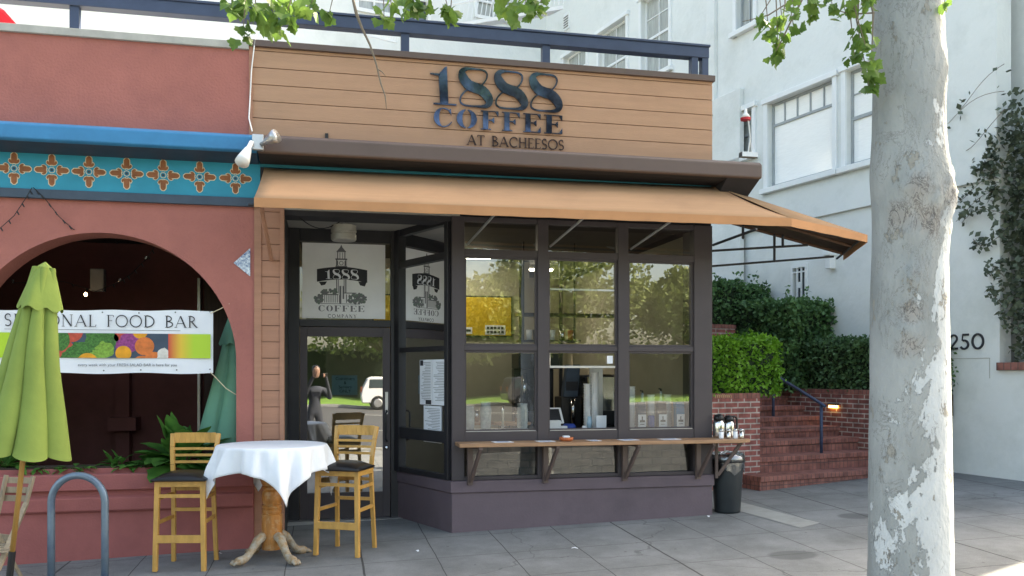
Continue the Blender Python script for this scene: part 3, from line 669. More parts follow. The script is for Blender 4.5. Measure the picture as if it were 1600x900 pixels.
# clock tower
def rect(m_, x0, x1, z0, z1, d=.0015, mi=0): m_.prism([pt(x0, z0, 0), pt(x1, z0, 0), pt(x1, z1, 0), pt(x0, z1, 0)], (0, -d, 0), mi)
def tri(m_, pts, d=.0015, mi=0): m_.prism([pt(a, b_, 0) for a, b_ in pts], (0, -d, 0), mi)
tw = MB()
for sx in (-1, 1):
    rect(tw, cxs+sx*.048-.006, cxs+sx*.048+.006, 2.42, 2.79); rect(tw, cxs+sx*.03-.004, cxs+sx*.03+.004, 2.42, 2.72)
    rect(tw, cxs+sx*.038-.005, cxs+sx*.038+.005, 2.79, 2.87); rect(tw, cxs+sx*.014-.003, cxs+sx*.014+.003, 2.79, 2.86)
rect(tw, cxs-.062, cxs+.062, 2.78, 2.795); rect(tw, cxs-.062, cxs+.062, 2.705, 2.715); rect(tw, cxs-.05, cxs+.05, 2.865, 2.875)
tri(tw, [(cxs-.045, 2.875), (cxs+.045, 2.875), (cxs+.012, 2.915), (cxs, 2.945), (cxs-.012, 2.915)])
ribbon(tw, [(cxs+a, 2.745+b_) for a, b_ in arc(0, 0, .02, .02, 0, 360, 16)], .006, pt, .0015)
for z in (2.735, 2.735): rect(tw, cxs-.05, cxs-.035, 2.72, 2.77)
rect(tw, cxs+.035, cxs+.05, 2.72, 2.77)
rect(tw, cxs-.02, cxs+.0, 2.31, 2.5); rect(tw, cxs+.014, cxs+.03, 2.36, 2.5)
# hall and trees
for i in range(9): rect(tw, cxs-.20+i*.022, cxs-.192+i*.022, 2.32, 2.40)
rect(tw, cxs-.21, cxs-.03, 2.40, 2.412); rect(tw, cxs+.03, cxs+.16, 2.42, 2.43); rect(tw, cxs-.22, cxs+.2, 2.305, 2.311)
for i in range(4): rect(tw, cxs+.05+i*.028, cxs+.06+i*.028, 2.32, 2.41)
tw.build('tower_drawing', 'inkgrey', ts)
tr_ = MB(); rr = random.Random(3)
for cx0, cz0, rx, rz_, n_ in ((cxs+.17, 2.365, .10, .055, 60), (cxs-.235, 2.36, .045, .05, 26), (cxs-.13, 2.44, .09, .03, 24)):
    for i in range(n_):
        a = rr.random()*6.28; q = math.sqrt(rr.random()); x = cx0+math.cos(a)*q*rx; z = cz0+math.sin(a)*q*rz_; s_ = .011+.008*rr.random()
        tri(tr_, [(x+s_*math.cos(j*1.05), z+s_*math.sin(j*1.05)) for j in range(6)], .0015+rr.random()*.0008, rr.randint(0, 1))
tr_.build('tree_drawing', ['inkgreen', 'inkgrey'], ts)
rb = MB(); N_ = 20
def zc(u): return 2.60+.03*math.sin(math.pi*u)
for i in range(N_):
    u0, u1 = i/N_, (i+1)/N_; x0_, x1_ = cxs-.255+.53*u0, cxs-.255+.53*u1
    rb.prism([pt(x0_+ .0, zc(u0)-.06, 0), pt(x1_, zc(u1)-.06, 0), pt(x1_, zc(u1)+.075, 0), pt(x0_, zc(u0)+.075, 0)], (0, -.003, 0))
rb.prism([pt(cxs-.235, 2.54, 0), pt(cxs-.15, 2.545, 0), pt(cxs-.17, 2.51, 0), pt(cxs-.21, 2.50, 0)], (0, -.003, 0)); rb.prism([pt(cxs+.27, 2.55, 0), pt(cxs+.18, 2.55, 0), pt(cxs+.2, 2.51, 0), pt(cxs+.25, 2.50, 0)], (0, -.003, 0))
rb.build('ribbon_banner', 'ink', ts)
mb = MB(); pr = put_y(yS-.0032); fat1(mb, cxs-.17, 2.572, .075, .10, pr, .001)
for i in range(3): fat8(mb, cxs-.092+i*.095, 2.575, .085, .10, pr, .001)
mb.build('numerals', 'paper', ts)
mb = MB(); x = cxs-.24
for c in 'COFFEE': fatletter(mb, c, x, 2.225+.0, .068, .065, pt, .0015); x += .083
mb.build('lettering', 'inkgrey', ts)
mb = MB(); lettering(mb, 'COMPANY', cxs-.14, 2.158, .036, .0055, pt, .0015, gap=.35, width=.3); mb.build('small_lettering', 'ink', ts)
# door notice, side papers, stickers
dn = thing('door_notice', (-1.0, YD, 1.3), 'pale blue paper notice taped inside the glass door', 'notice')
mb = MB(); mb.box(-1.14, -.87, YD+.030, YD+.033, 1.33, 1.54); mb.build('sheet', mat('notice_blue', (.42, .60, .70), .6, var=.15, scale=6), dn)
for i, t in enumerate(('Customers', '&', 'Servers', 'ONLY')): small_text(t, .045, 'lettering', 'ink', (-1.0, YD+.029, 1.49-i*.045), (R(90), 0, 0), dn)
def side_paper(x0, x1, z0, z1, lab, head, green=False):
    p = ST @ Vector(((x0+x1)/2, 0, z0)); t = thing('posted_paper', p, lab, 'notice', 'papers posted on the splayed side window')
    mb = MB(ST); mb.box(x0, x1, -.006, -.003, z0, z1); mb.box(x0, x1, .003, .006, z0, z1); mb.build('sheet', 'paper', t)
    mb = MB(ST); r3 = random.Random(int(z0*100+x0*1000)); z = z1-.03
    while z > z0+.03:
        mb.box(x0+.02, x0+.02+(x1-x0-.04)*r3.uniform(.5, 1), .006, .0068, z, z+.004); z -= .016
    if head: mb.box(x1-.07, x1-.01, .006, .0072, z1-.06, z1-.005); mb.box(x0+.01, x0+.12, .006, .0072, z0+.005, z0+.05)
    mb.build('print', 'ink', t)
    return t
side_paper(.36, .60, 1.24, 1.70, 'left tall white menu sheet taped to the splayed side window', True)
side_paper(.09, .35, 1.24, 1.70, 'right tall white menu sheet taped to the splayed side window', False)
side_paper(.18, .52, .86, 1.23, 'blank looking lower white sheet on the splayed side window', False)
mb = MB(); mb.box(1.60, 1.66, .03, .033, 1.66, 1.74); tag(mb.build('window_sticker', 'paper'), 'small white sticker at the corner of the middle serving window', 'sticker')

# ================================================================== COUNTER SHELF
sh = thing('counter_shelf', (1.4, -.1, .85), 'narrow wooden counter shelf on brackets below the shop windows', 'shelf')
mb = MB(); mb.prism([(.03, -.30, .857), (2.95, -.33, .857), (3.03, -.27, .857), (3.03, .05, .857), (2.745, .05, .857), (2.745, -.001, .857), (.03, -.001, .857)], (0, 0, .035)); mb.build('top', 'shelf', sh, bevel=.005)
def bracket(x, y=0, rot=0):
    Lm = Matrix.Translation((x, -.022, 0)) @ Matrix.Rotation(rot, 4, 'Z')
    mb = MB(); mb.box(-.028, .028, -.03, .0, .47, .857, L=Lm); mb.bar((0, -.03, .50), (.0, -.27, .845), .03, .035, L=Lm); mb.box(-.02, .02, -.28, -.03, .832, .857, L=Lm); mb.build('bracket', 'brown', sh, bevel=.003)
for x in (.17, .93, 1.76, 2.56): bracket(x, rot=R(14))
bracket(2.76, rot=R(72))
r5 = random.Random(5)
Bpap = [(.474, 'leftmost flat menu card on the wooden counter shelf', .19), (.90, 'menu card just left of the clay ashtray', .17), (1.40, 'small folded card right of the clay ashtray', .11), (1.76, 'menu card on the shelf below the gap between serving and right windows', .18), (2.20, 'rightmost flat menu card on the wooden counter shelf', .20)]
for x, lab, w in Bpap:
    mb = MB(); Lm = Matrix.Translation((x, -.15, .893)) @ Matrix.Rotation(R(r5.uniform(-14, 14)), 4, 'Z')
    mb.box(-w/2, w/2, -.07, .07, 0, .003, L=Lm); mb.box(-w*.3, w*.35, -.03, .04, .003, .0036, 1, L=Lm); mb.box(-w*.45, w*.2, -.055, -.045, .003, .0036, 1, L=Lm)
    tag(mb.build('menu_card', ['paper', mat('menu_print', (.25, .3, .45), .6, var=.5, scale=90)]), lab, 'menu', 'menu cards lying on the counter shelf')
as_ = thing('ashtray', (1.12, -.14, .893), 'round terracotta ashtray with napkins on the counter shelf', 'ashtray')
mb = MB(); mb.lathe([(.0,0),(.05,0),(.068,.012),(.07,.035),(.06,.038),(.054,.015),(0,.013)], (1.12, -.14, .893), 20); mb.build('dish', 'terra', as_, smooth=True)
mb = MB(); mb.box(1.085, 1.15, -.17, -.12, .91, .945, L=None); mb.build('napkin', 'paper', as_, bevel=.006)

# carafes and shakers at the shelf end
def carafe(x, y, z, s, rz, lab):
    t = thing('carafe', (x, y, z), lab, 'carafe', 'insulated coffee carafes on the shelf end', rz)
    mb = MB(); mb.lathe([(.0,0),(.058*s,0),(.062*s,.02*s),(.062*s,.15*s),(.05*s,.19*s),(0,.19*s)], n=20); mb.build('body', 'chrome', t, smooth=True, local=True)
    mb = MB(); mb.lathe([(.0,.18*s),(.054*s,.18*s),(.055*s,.21*s),(.045*s,.24*s),(.015*s,.25*s),(0,.25*s)], n=20); mb.prism([(-.04*s,-.01,.235*s),(-.085*s,0,.225*s),(-.04*s,.01,.235*s),(-.04*s,0,.20*s)], (0,.002,.0)); mb.build('lid', 'black', t, smooth=True, local=True)
    mb = MB(); mb.tube([(.045*s,0,.23*s),(.095*s,0,.235*s),(.125*s,0,.20*s),(.125*s,0,.11*s),(.10*s,0,.06*s)], .012*s, 8); mb.build('handle', 'black', t, smooth=True, local=True)
carafe(2.93, -.0, .893, .92, R(20), 'upright steel carafe with black lid and handle beside the brick wall')
carafe(2.80, -.03, .893, .98, R(60), 'black handled steel carafe nearest the shop corner post')
for i, (x, lab) in enumerate(((2.75, 'glass sugar shaker with steel cap nearest the shop corner post'), (2.83, 'second glass sugar shaker from the shop corner post'), (2.905, 'third glass sugar shaker from the shop corner post'), (2.975, 'outermost glass shaker at the free end of the shelf'))):
    t = thing('sugar_shaker', (x, -.19, .893), lab, 'shaker', 'sugar shakers at the shelf end')
    mb = MB(); mb.lathe([(0,0),(.022,0),(.024,.01),(.022,.075),(0,.075)], n=14); mb.build('jar', mat('sugar_glass', (.62,.62,.6), .1, spec=.8) if i == 0 else 'sugar_glass_', t, smooth=True, local=True) if False else mb.build('jar', 'chrome' if i % 2 else 'paper', t, smooth=True, local=True)
    mb = MB(); mb.lathe([(0,.074),(.024,.074),(.024,.09),(.014,.10),(0,.10)], n=14); mb.build('cap', 'chrome', t, smooth=True, local=True)

# trash can
tc_ = thing('trash_can', (2.96, .1, g(2.96, .1)), 'black plastic trash can with clear liner at the shop corner', 'trash can')
z0 = .0
mb = MB(); mb.lathe([(0,0),(.13,0),(.135,.02),(.165,.50),(.165,.53),(0,.53)], n=28); mb.build('bin', 'binmat', tc_, smooth=True, local=True)
bag = MB(); rb_ = random.Random(2); nn_ = 40; prof = [(.17,.44,0),(.174,.50,.4),(.178,.55,.5),(.172,.60,.3),(.15,.63,.3),(.12,.60,.2)]
vs = []; 
for r0, z, a in prof:
    for k in range(nn_):
        th = 2*math.pi*k/nn_; w = .006*math.sin(9*th+z*30)+.004*math.sin(17*th); zz = z+(.03*math.sin(5*th)+.012*math.sin(13*th) if z < .5 else .008*math.sin(7*th))
        vs.append(((r0+w)*math.cos(th), (r0+w)*math.sin(th), zz))
bag.add(vs, [(i*nn_+k, i*nn_+(k+1)%nn_, (i+1)*nn_+(k+1)%nn_, (i+1)*nn_+k) for i in range(len(prof)-1) for k in range(nn_)])
bg = glass('bin_liner', (.72, .76, .78), .2, .25); bag.build('liner', bg, tc_, smooth=True, local=True)
mb = MB(); mb.lathe([(.165,.53),(.185,.535),(.185,.56),(.15,.575),(.13,.57)], n=28); mb.build('rim', 'black', tc_, smooth=True, local=True)

# ================================================================== CAFE INTERIOR
cb = thing('service_counter', (1.3, .4, 0), 'dark service counter inside below the middle window', 'counter')
mb = MB(); mb.box(.98, 2.58, .28, .75, .01, .94); mb.build('cabinet', 'intd', cb); mb = MB(); mb.box(.96, 2.59, .27, .78, .94, .97); mb.build('top', 'black', cb, bevel=.004)
bc = thing('back_counter', (1.6, 2.2, 0), 'dark rear counter holding the coffee machines', 'counter')
mb = MB(); mb.box(.9, 2.58, 1.6, 2.2, .01, .92); mb.build('cabinet', 'intd', bc); mb = MB(); mb.box(.88, 2.59, 1.58, 2.22, .92, .96); mb.build('top', 'black', bc)
pos = thing('tablet_register', (1.12, .40, .97), 'white tablet cash register on a stand in the serving window', 'register')
mb = MB(); Lm = Matrix.Translation((1.14, .36, .97)) @ Matrix.Rotation(R(12), 4, 'Z') @ Matrix.Rotation(R(-28), 4, 'X')
mb.box(-.13, .13, .0, .025, .075, .26, L=Lm); mb.build('housing', 'white', pos, bevel=.006)
mb = MB(); mb.box(-.11, .10, -.003, .0, .095, .24, L=Lm); mb.build('screen', 'black', pos)
mb = MB(); mb.box(1.06, 1.20, .34, .46, .97, 1.07); mb.box(1.20, 1.27, .34, .42, .97, 1.01); mb.build('stand', 'white', pos, bevel=.006)
def bx_thing(name, lab, cat, boxes, mname, bevel=.006, group=None):
    mb = MB(); [mb.box(*q) for q in boxes]; return tag(mb.build(name, mname, bevel=bevel), lab, cat, group)
bx_thing('card_reader', 'small white card reader on the dark service counter', 'card reader', [(1.43, 1.50, .32, .36, .97, 1.01)], 'white')
mb = MB(); mb.lathe([(0,0),(.07,.0),(.075,.03),(.05,.06),(0,.055)], (1.31, .42, .97), 14); tag(mb.build('cloth_wad', 'bluep', smooth=True), 'crumpled blue cloth beside the tablet register', 'cloth')
cm = thing('coffee_brewer', (1.2, 1.8, .96), 'tall black coffee brewer with twin steel columns inside the serving window', 'coffee machine')
mb = MB(); mb.box(1.05, 1.55, 1.7, 2.1, .96, 1.10); mb.box(1.05, 1.55, 1.95, 2.1, 1.10, 1.62); mb.box(1.05, 1.55, 1.68, 2.1, 1.62, 1.80); mb.build('housing', 'black', cm, bevel=.01)
for x in (1.14, 1.32):
    mb = MB(); mb.lathe([(0,0),(.035,0),(.035,.4),(0,.4)], (x, 1.78, 1.16), 14); mb.build('column', 'chrome', cm, smooth=True)
gr_ = thing('coffee_grinder', (1.45, .9, .96), 'tilted grey coffee grinder hopper in the serving window', 'grinder')
mb = MB(); mb.prism([(1.38, .9, 1.30), (1.55, .9, 1.30), (1.58, .9, 1.66), (1.43, .9, 1.66)], (0, .12, 0)); mb.build('hopper', 'slate', gr_, bevel=.01)
mb = MB(); mb.box(1.36, 1.60, .92, 1.2, .0, 1.30); mb.build('body', 'black', gr_, bevel=.01); mb = MB(); mb.box(1.41, 1.55, .895, .90, 1.37, 1.47); mb.build('window', 'ink', gr_)
mb = MB(); mb.lathe([(0,0),(.025,0),(.03,.28),(0,.28)], (1.48, .86, 1.0), 12); mb.build('tube', 'chrome', gr_, smooth=True)
em = thing('espresso_machine', (1.8, .9, .96), 'polished steel espresso machine behind the cup stacks', 'coffee machine')
mb = MB(); mb.box(1.62, 2.10, .75, 1.2, .97, 1.55); mb.build('body', 'chrome', em, bevel=.03); mb = MB(); mb.box(1.64, 2.08, .74, .76, 1.0, 1.15); mb.build('drip_tray', 'black', em)
cups = [(1.62, .50, .62, 'tall stack of white paper cups beside the middle mullion'), (2.04, .52, .45, 'left stack of white cups in the right window'), (2.25, .48, .36, 'middle stack of white cups in the right window'), (2.45, .5, .38, 'right stack of white cups in the right window'), (1.55, .55, .5, 'white cup stack left of the middle mullion')]
for x, y, h_, lab in cups:
    mb = MB(); k = int(h_/.03)
    pr_ = [(0, 0)]
    for i in range(k): pr_ += [(.034, i*.03), (.040, i*.03+.022), (.044, i*.03+.024), (.044, i*.03+.03)]
    pr_ += [(0, k*.03)]; mb.lathe(pr_, (x, y, .97), 14); tag(mb.build('cup_stack', 'white', smooth=False), lab, 'cups', 'stacks of paper cups in the windows')
sp_ = thing('soap_dispenser', (1.50, .30, .97), 'clear pump bottle standing in the serving window', 'bottle')
mb = MB(); mb.lathe([(0,0),(.025,0),(.03,.06),(.022,.13),(0,.13)], (1.50, .31, .98), 12); mb.build('bottle', mat('bottle_blue', (.35, .5, .6), .15), sp_, smooth=True)
mb = MB(); mb.tube([(1.50, .31, 1.11), (1.50, .31, 1.19), (1.50, .28, 1.195)], .007, 6); mb.build('pump', 'white', sp_)
bx_thing('chalk_card', 'tilted white handwritten card in the serving window', 'card', [(1.56, 1.67, .26, .265, .98, 1.12)], 'paper')
bagc = [(1.86, 'intd', 'white fronted coffee bag at the left edge of the right window', .04, 'ink'), (2.03, 'navy', 'navy topped coffee bag in the right window', 0, 'bluep'), (2.26, 'brown', 'brown topped coffee bag in the right window', 0, 'terra'), (2.46, 'blue', 'bright blue topped coffee bag in the right window', 0, 'bluep')]
for x, tm, lab, dx, _ in bagc:
    t = thing('coffee_bag', (x, .2, .99), lab, 'coffee bag', 'coffee bags lined up in the right window'); w = .048 if dx == 0 else .03
    mb = MB(); mb.prism([(x-w, .17, .99), (x+w, .17, .99), (x+w, .25, .99), (x-w, .25, .99)], (0, 0, .21)); mb.prism([(x-w, .17, 1.20), (x+w, .17, 1.20), (x+w, .25, 1.20), (x-w, .25, 1.20)], (0, .02, .06)); mb.build('pouch', tm, t, bevel=.008)
    mb = MB(); mb.box(x-w+.004, x+w-.004, .164, .168, 1.0, 1.13); mb.build('front_label', 'paper', t)
    mb = MB(); mb.box(x-w*.6, x+w*.6, .162, .1638, 1.05, 1.072); mb.box(x-w*.12, x+w*.12, .162, .1638, 1.072, 1.11); mb.box(x-w*.5, x+w*.5, .162, .1638, 1.025, 1.032); mb.build('emblem', 'ink', t)
bx_thing('jar', 'blue jar standing between the coffee bags', 'jar', [(2.12, 2.19, .2, .27, .99, 1.12)], 'bluep', .02)
for i, (x, y, h_, m_, lab) in enumerate(((1.90, .42, .34, 'clear2', 'tall clear syrup bottle at the left of the right window'), (2.14, .45, .40, 'clear2', 'tall clear syrup bottle between the left and middle cup stacks of the right window'), (2.34, .42, .42, 'clear2', 'tall clear syrup bottle right of the middle cup stack'), (2.52, .38, .30, 'slate', 'short grey thermos at the right edge of the right window'))):
    t = thing('syrup_bottle', (x, y, .97), lab, 'bottle', 'bottles in the right window')
    mb = MB(); mb.lathe([(0,0),(.036,0),(.04,.02),(.04,h_*.6),(.015,h_*.78),(.014,h_*.95),(0,h_*.95)], (x, y, .97), 14); mb.build('bottle', 'bottleglass' if m_ == 'clear2' else m_, t, smooth=True)
    mb = MB(); mb.tube([(x, y, .97+h_*.95), (x, y, .97+h_), (x-.03, y-.02, .97+h_+.005)], .008, 6); mb.build('pump', 'black', t)
for i, (x, y, h_, lab) in enumerate(((.22, .30, .24, 'glass pitcher at the left edge of the left window'), (.40, .34, .28, 'tall glass pitcher right of the candlestick in the left window') , (.78, .32, .26, 'glass cake dome at the right of the left window'))):
    mb = MB(); mb.lathe([(0,0),(.05,0),(.055,.03),(.06,h_*.7),(.05,h_*.9),(.055,h_),(.05,h_),(.045,h_*.9),(0,.02)], (x, y, .99), 16); tag(mb.build('glass_pitcher', 'bottleglass', smooth=True), lab, 'pitcher', 'glassware in the left window')
mb = MB(); mb.box(.14, .86, .12, .5, .955, .985); tag(mb.build('window_ledge_board', 'paper'), 'pale ledge board inside the left window holding glassware', 'ledge')
hs = thing('hanging_shelf', (1.3, 1.4, 1.95), 'black hanging shelf with stacked cups inside the middle window', 'shelf')
mb = MB(); mb.box(1.0, 1.72, 1.35, 1.6, 1.93, 1.95); mb.build('board', 'black', hs)
for x in (1.05, 1.67): mb = MB(); mb.tube([(x, 1.45, 1.95), (x, 1.45, 3.1)], .012, 6); mb.build('hanger', 'black', hs)
for i, (x, c_) in enumerate(((1.12, 'white'), (1.20, 'intd'), (1.30, 'yellow'), (1.40, 'white'), (1.52, 'chrome'), (1.62, 'terra'))):
    mb = MB(); mb.lathe([(0,0),(.03,0),(.036,.12),(0,.12)], (x, 1.45, 1.951), 12); tag(mb.build('canister', c_, smooth=True), ['white canister at the left end', 'dark canister second', 'yellow canister', 'white canister right of the yellow one', 'steel canister', 'red canister at the right end'][i]+' on the hanging shelf in the middle window', 'canister', 'canisters on the hanging shelf')
pn = MB(); pn.box(1.60, 1.75, .62, .64, .98, 1.62); tag(pn.build('steel_splash_panel', 'alu', bevel=.004), 'upright brushed steel panel behind the white cup stacks', 'panel')
# menu board
mn = thing('menu_board', (.5, 3.2, 2.0), 'yellow menu board in a black frame inside the left window', 'menu board')
mb = MB(); mb.box(-.6, 1.30, 3.21, 3.24, 2.06, 2.62); mb.build('frame', 'black', mn); mb = MB(); mb.box(-.58, 1.28, 3.20, 3.21, 2.08, 2.60); mb.build('panel', 'yellow', mn)
mb = MB(); mb.box(.92, 1.20, 3.195, 3.20, 2.09, 2.22); mb.box(.55, .74, 3.195, 3.20, 2.10, 2.19); mb.build('printed_block', 'paper', mn)
mb = MB()
for i in range(5):
    for j in range(2): mb.box(.94+i*.05, .975+i*.05, 3.19, 3.195, 2.11+j*.055, 2.145+j*.055)
mb.box(.57, .72, 3.19, 3.195, 2.13, 2.16)
mb.build('print', 'ink', mn)
# cafe partition wall behind board (pale) and dark storage posts
mb = MB(); mb.box(-1.2, 1.55, 3.25, 3.33, .01, 3.1); mb.build('partition_wall', 'intw', shop)
mb = MB(); mb.box(1.22, 1.26, 2.4, 2.44, .9, 3.1); mb.box(1.75, 1.79, 2.4, 2.44, .9, 3.1); mb.box(1.2, 2.55, 2.4, 2.6, 2.3, 2.34); mb.build('storage_post', 'black', shop)
# lit ceiling lights: one by side window, two more added to brighten the cafe
M['tube'] = emis('fluorescent_tube', (1, .97, .88), 8)
for i, (x0, x1, y0, y1, lab) in enumerate(((-.33, .12, 1.16, 1.30, 'fluorescent ceiling light seen through the splayed side window'), (.3, .9, 2.5, 2.65, 'extra fluorescent ceiling light added over the cafe tables'), (1.3, 2.0, 3.6, 3.75, 'extra fluorescent ceiling light added over the coffee machines'))):
    t = thing('ceiling_light', ((x0+x1)/2, y0, 3.0), lab, 'light', 'fluorescent lights on the cafe ceiling')
    mb = MB(); mb.box(x0, x1, y0, y1, 3.06, 3.108); mb.build('housing', 'white', t); mb = MB(); mb.box(x0+.02, x1-.02, y0+.02, y1-.02, 3.04, 3.059); mb.build('diffuser', 'tube', t)
# cafe tables inside left window
for x, y, r0, lab in ((.32, .75, .25, 'small round cafe table inside the left window'), (.72, .55, .2, 'round cafe table with glassware inside the left window')):
    t = thing('cafe_table', (x, y, 0), lab, 'table', 'round tables inside the cafe')
    mb = MB(); mb.lathe([(0,0),(r0,0),(r0,.025),(0,.025)], (x, y, 1.02), 28); mb.build('top', 'shelf', t); mb = MB(); mb.lathe([(0,0),(.2,0),(.03,.04),(.025,1.0),(0,1.0)], (x, y, .01), 14); mb.build('pedestal', 'black', t, smooth=True)
    mb = MB(); mb.lathe([(0,0),(.025,0),(.028,.12),(.024,.12),(0,.1)], (x+.05, y-.03, 1.046), 12); tag(mb.build('drinking_glass', 'chrome', smooth=True), 'drinking glass standing on the '+('left' if x < .5 else 'right')+' round cafe table', 'glass')
mb = MB(); mb.lathe([(0,0),(.012,0),(.02,.04),(.012,.07),(.02,.11),(.012,.15),(.02,.19),(.01,.24),(0,.24)], (.56, .25, .99), 12); tag(mb.build('candlestick', 'chrome', smooth=True), 'beaded silver candlestick in the left window', 'candlestick')
# cans on side window ledge
for i, (u, c_, lab) in enumerate(((.52, 'white', 'white'), (.44, 'terra', 'red'), (.37, 'jade', 'green'), (.30, 'black', 'dark'), (.22, 'slate', 'grey blue'), (.15, 'paper', 'pale'))):
    p = ST @ Vector((u, -.07, .99)); mb = MB(); mb.lathe([(0,0),(.025,0),(.027,.12),(0,.12)], p, 12); tag(mb.build('tin', c_, smooth=True), lab+' tin in the row behind the splayed side window', 'tin', 'tins behind the side window')
mb = MB(ST); mb.box(.05, L_-.1, -.14, -.04, .965, .985); mb.build('inner_ledge', 'framed', shop)

# ceiling lamp in the recess
hp = on_y(537, 355, .42)
hl = thing('ceiling_lamp', (hp.x, hp.y, 3.0), 'round ribbed metal lamp hanging from the entrance soffit', 'lamp')
mb = MB(); mb.lathe([(0,0),(.115,0),(.125,.015),(.125,.06),(.118,.064),(.118,.08),(.125,.084),(.125,.15),(.11,.155),(0,.155)], (hp.x, hp.y, 2.885), 28); mb.build('drum', mat('lamp_grey', (.38, .36, .32), .5, metal=.3), hl, smooth=False)
mb = MB(); mb.tube([(hp.x, hp.y, 3.03), (hp.x, hp.y, 3.11)], .012, 8); mb.build('stem', 'alu', hl)
mb = MB(); a = Vector((hp.x, hp.y, 3.1)); q = Vector((-1.5, .1, 3.09)); mb.tube([a.lerp(q, i/12)-Vector((0, 0, .12*math.sin(math.pi*i/12))) for i in range(13)], .005, 5); mb.build('cable', 'black', hl)

# floodlights at the left of the cornice
fl = thing('twin_floodlight', (-1.84, -.4, 3.7), 'twin white floodlight fixture at the junction of blue and brown cornices', 'floodlight')
p0 = on_y(403, 222, -.42); mb = MB(); mb.box(p0.x-.05, p0.x+.05, -.43, -.37, p0.z-.07, p0.z+.07); mb.build('junction_box', 'alu', fl, bevel=.008)
def spot(a, b_, mname):
    a = Vector(a); b_ = Vector(b_); d = (b_-a); mb = MB(); mb.tube([a, a+d*.3, a+d*.35, a+d*.8, b_], [.02, .022, .03, .055, .062], 14); mb.build('lamp_head', mname, fl, smooth=True)
spot(on_y(393, 222, -.45), on_y(378, 254, -.60), 'white'); spot(on_y(408, 226, -.45), on_y(432, 212, -.55), 'alu')
# white cable
cbm = MB(); pts = [on_y(x, y, -.03) for x, y in ((400, 52), (397, 75), (393, 110), (391, 150))]+[on_y(389, 185, -.2), on_y(394, 205, -.42)]; cbm.tube(pts, .006, 5); tag(cbm.build('power_cable', 'white'), 'thin white cable running down the corner of the plank fascia', 'cable')
# red and white lamp on cornice right end
bl = thing('red_rimmed_lamp', (3.05, -.1, 3.76), 'small white lamp shade with red rim on a stand at the cornice end', 'lamp')
pc = on_y(1168, 243, .1); mb = MB(); mb.box(pc.x-.08, pc.x+.10, .06, .14, pc.z-.02, pc.z+.03); mb.build('bracket', 'alu', bl)
a = on_y(1165, 188, .1); mb = MB(); mb.tube([pc, on_y(1172, 215, .1), on_y(1168, 180, .1)], .01, 6); mb.tube([on_y(1174, 238, .12), on_y(1169, 182, .12)], .006, 6); mb.build('stem', 'alu', bl)
mb = MB(); mb.lathe([(.0,0.025),(.052,.025),(.035,.06),(.018,.075),(.016,.12),(0,.13)], a, 16); mb.build('shade', 'white', bl, smooth=True)
mb = MB(); mb.lathe([(.0,0),(.052,0),(.056,.024),(.0,.024)], a, 16); mb.build('red_rim', mat('red_plastic', (.5, .03, .05), .4), bl)

# ================================================================== RED RESTAURANT BUILDING
rd = thing('restaurant_building', (-3.5, 0, 0), 'red stucco restaurant front with a wide arch and turquoise frieze', 'building')
AX, AZ, AR = -3.17, 1.67, 1.155
mb = MB(); X0, X1 = -7.6, -1.857
def wall_arch(y, flip=False):
    pass
pts = []
N_ = 40
arcp = [(AX+AR*math.cos(math.pi*(1-i/N_)), AZ+AR*math.sin(math.pi*(1-i/N_))) for i in range(N_+1)]
SILL = .66
def quadstrip(y):
    # left, right, above arch
    mb.poly([(X0, y, -.2), (AX-AR, y, -.2), (AX-AR, y, 3.2), (X0, y, 3.2)]); mb.poly([(AX+AR, y, -.2), (X1, y, -.2), (X1, y, 3.2), (AX+AR, y, 3.2)])
    mb.poly([(AX-AR, y, -.2), (AX+AR, y, -.2), (AX+AR, y, SILL-.02), (AX-AR, y, SILL-.02)])
    for i in range(N_):
        a, b_ = arcp[i], arcp[i+1]; mb.poly([(a[0], y, a[1]), (b_[0], y, b_[1]), (b_[0], y, 3.2), (a[0], y, 3.2)])
quadstrip(0); quadstrip(.32)
full = [(AX-AR, SILL-.02)]+arcp+[(AX+AR, SILL-.02)]
for i in range(len(full)-1):
    a, b_ = full[i], full[i+1]; mb.poly([(a[0], 0, a[1]), (b_[0], 0, b_[1]), (b_[0], .32, b_[1]), (a[0], .32, a[1])])
mb.poly([(X1, 0, -.2), (X1, .32, -.2), (X1, .32, 3.2), (X1, 0, 3.2)]); mb.poly([(AX-AR, 0, SILL-.02), (AX+AR, 0, SILL-.02), (AX+AR, .32, SILL-.02), (AX-AR, .32, SILL-.02)])
mb.build('arched_wall', 'red', rd, recalc=False)
mb = MB(); mb.box(X0, -1.90, .0, .32, 3.2, 4.565); mb.build('parapet_wall', 'red', rd)
mb = MB(); mb.box(X0, -1.902, -.03, .36, 4.565, 4.635); mb.build('coping', 'coping', rd, bevel=.006)
mb = MB(); mb.prism([(X0, y, z) for y, z in [(0, 3.75), (-.30, 3.70), (-.36, 3.665), (-.37, 3.545), (-.34, 3.53), (0, 3.53)]], (-1.80-X0-.004, 0, 0)); mb.build('gutter', 'blue', rd, bevel=.01)
mb = MB(); mb.prism([(X0, -.33, 3.529), (X0, -.03, 3.50), (X0, -.0, 3.50), (X0, 0, 3.529)], (-1.81-X0, 0, 0)); mb.build('painted_gutter_shadow', 'navy', rd)  # navy strip paints in the dark gap of shade under the gutter
mb = MB(); mb.box(X0, -1.80, -.03, -.002, 3.185, 3.54); mb.build('frieze', 'turq', rd)
mb = MB(); mb.box(X0, -1.80, -.05, -.003, 3.105, 3.184); mb.build('trim_band', 'slate', rd, bevel=.004)
for j, z_ in enumerate(((.60, .67, -.085), (.53, .60, -.07), (.455, .515, -.06), (.33, .455, -.05))):
    pass
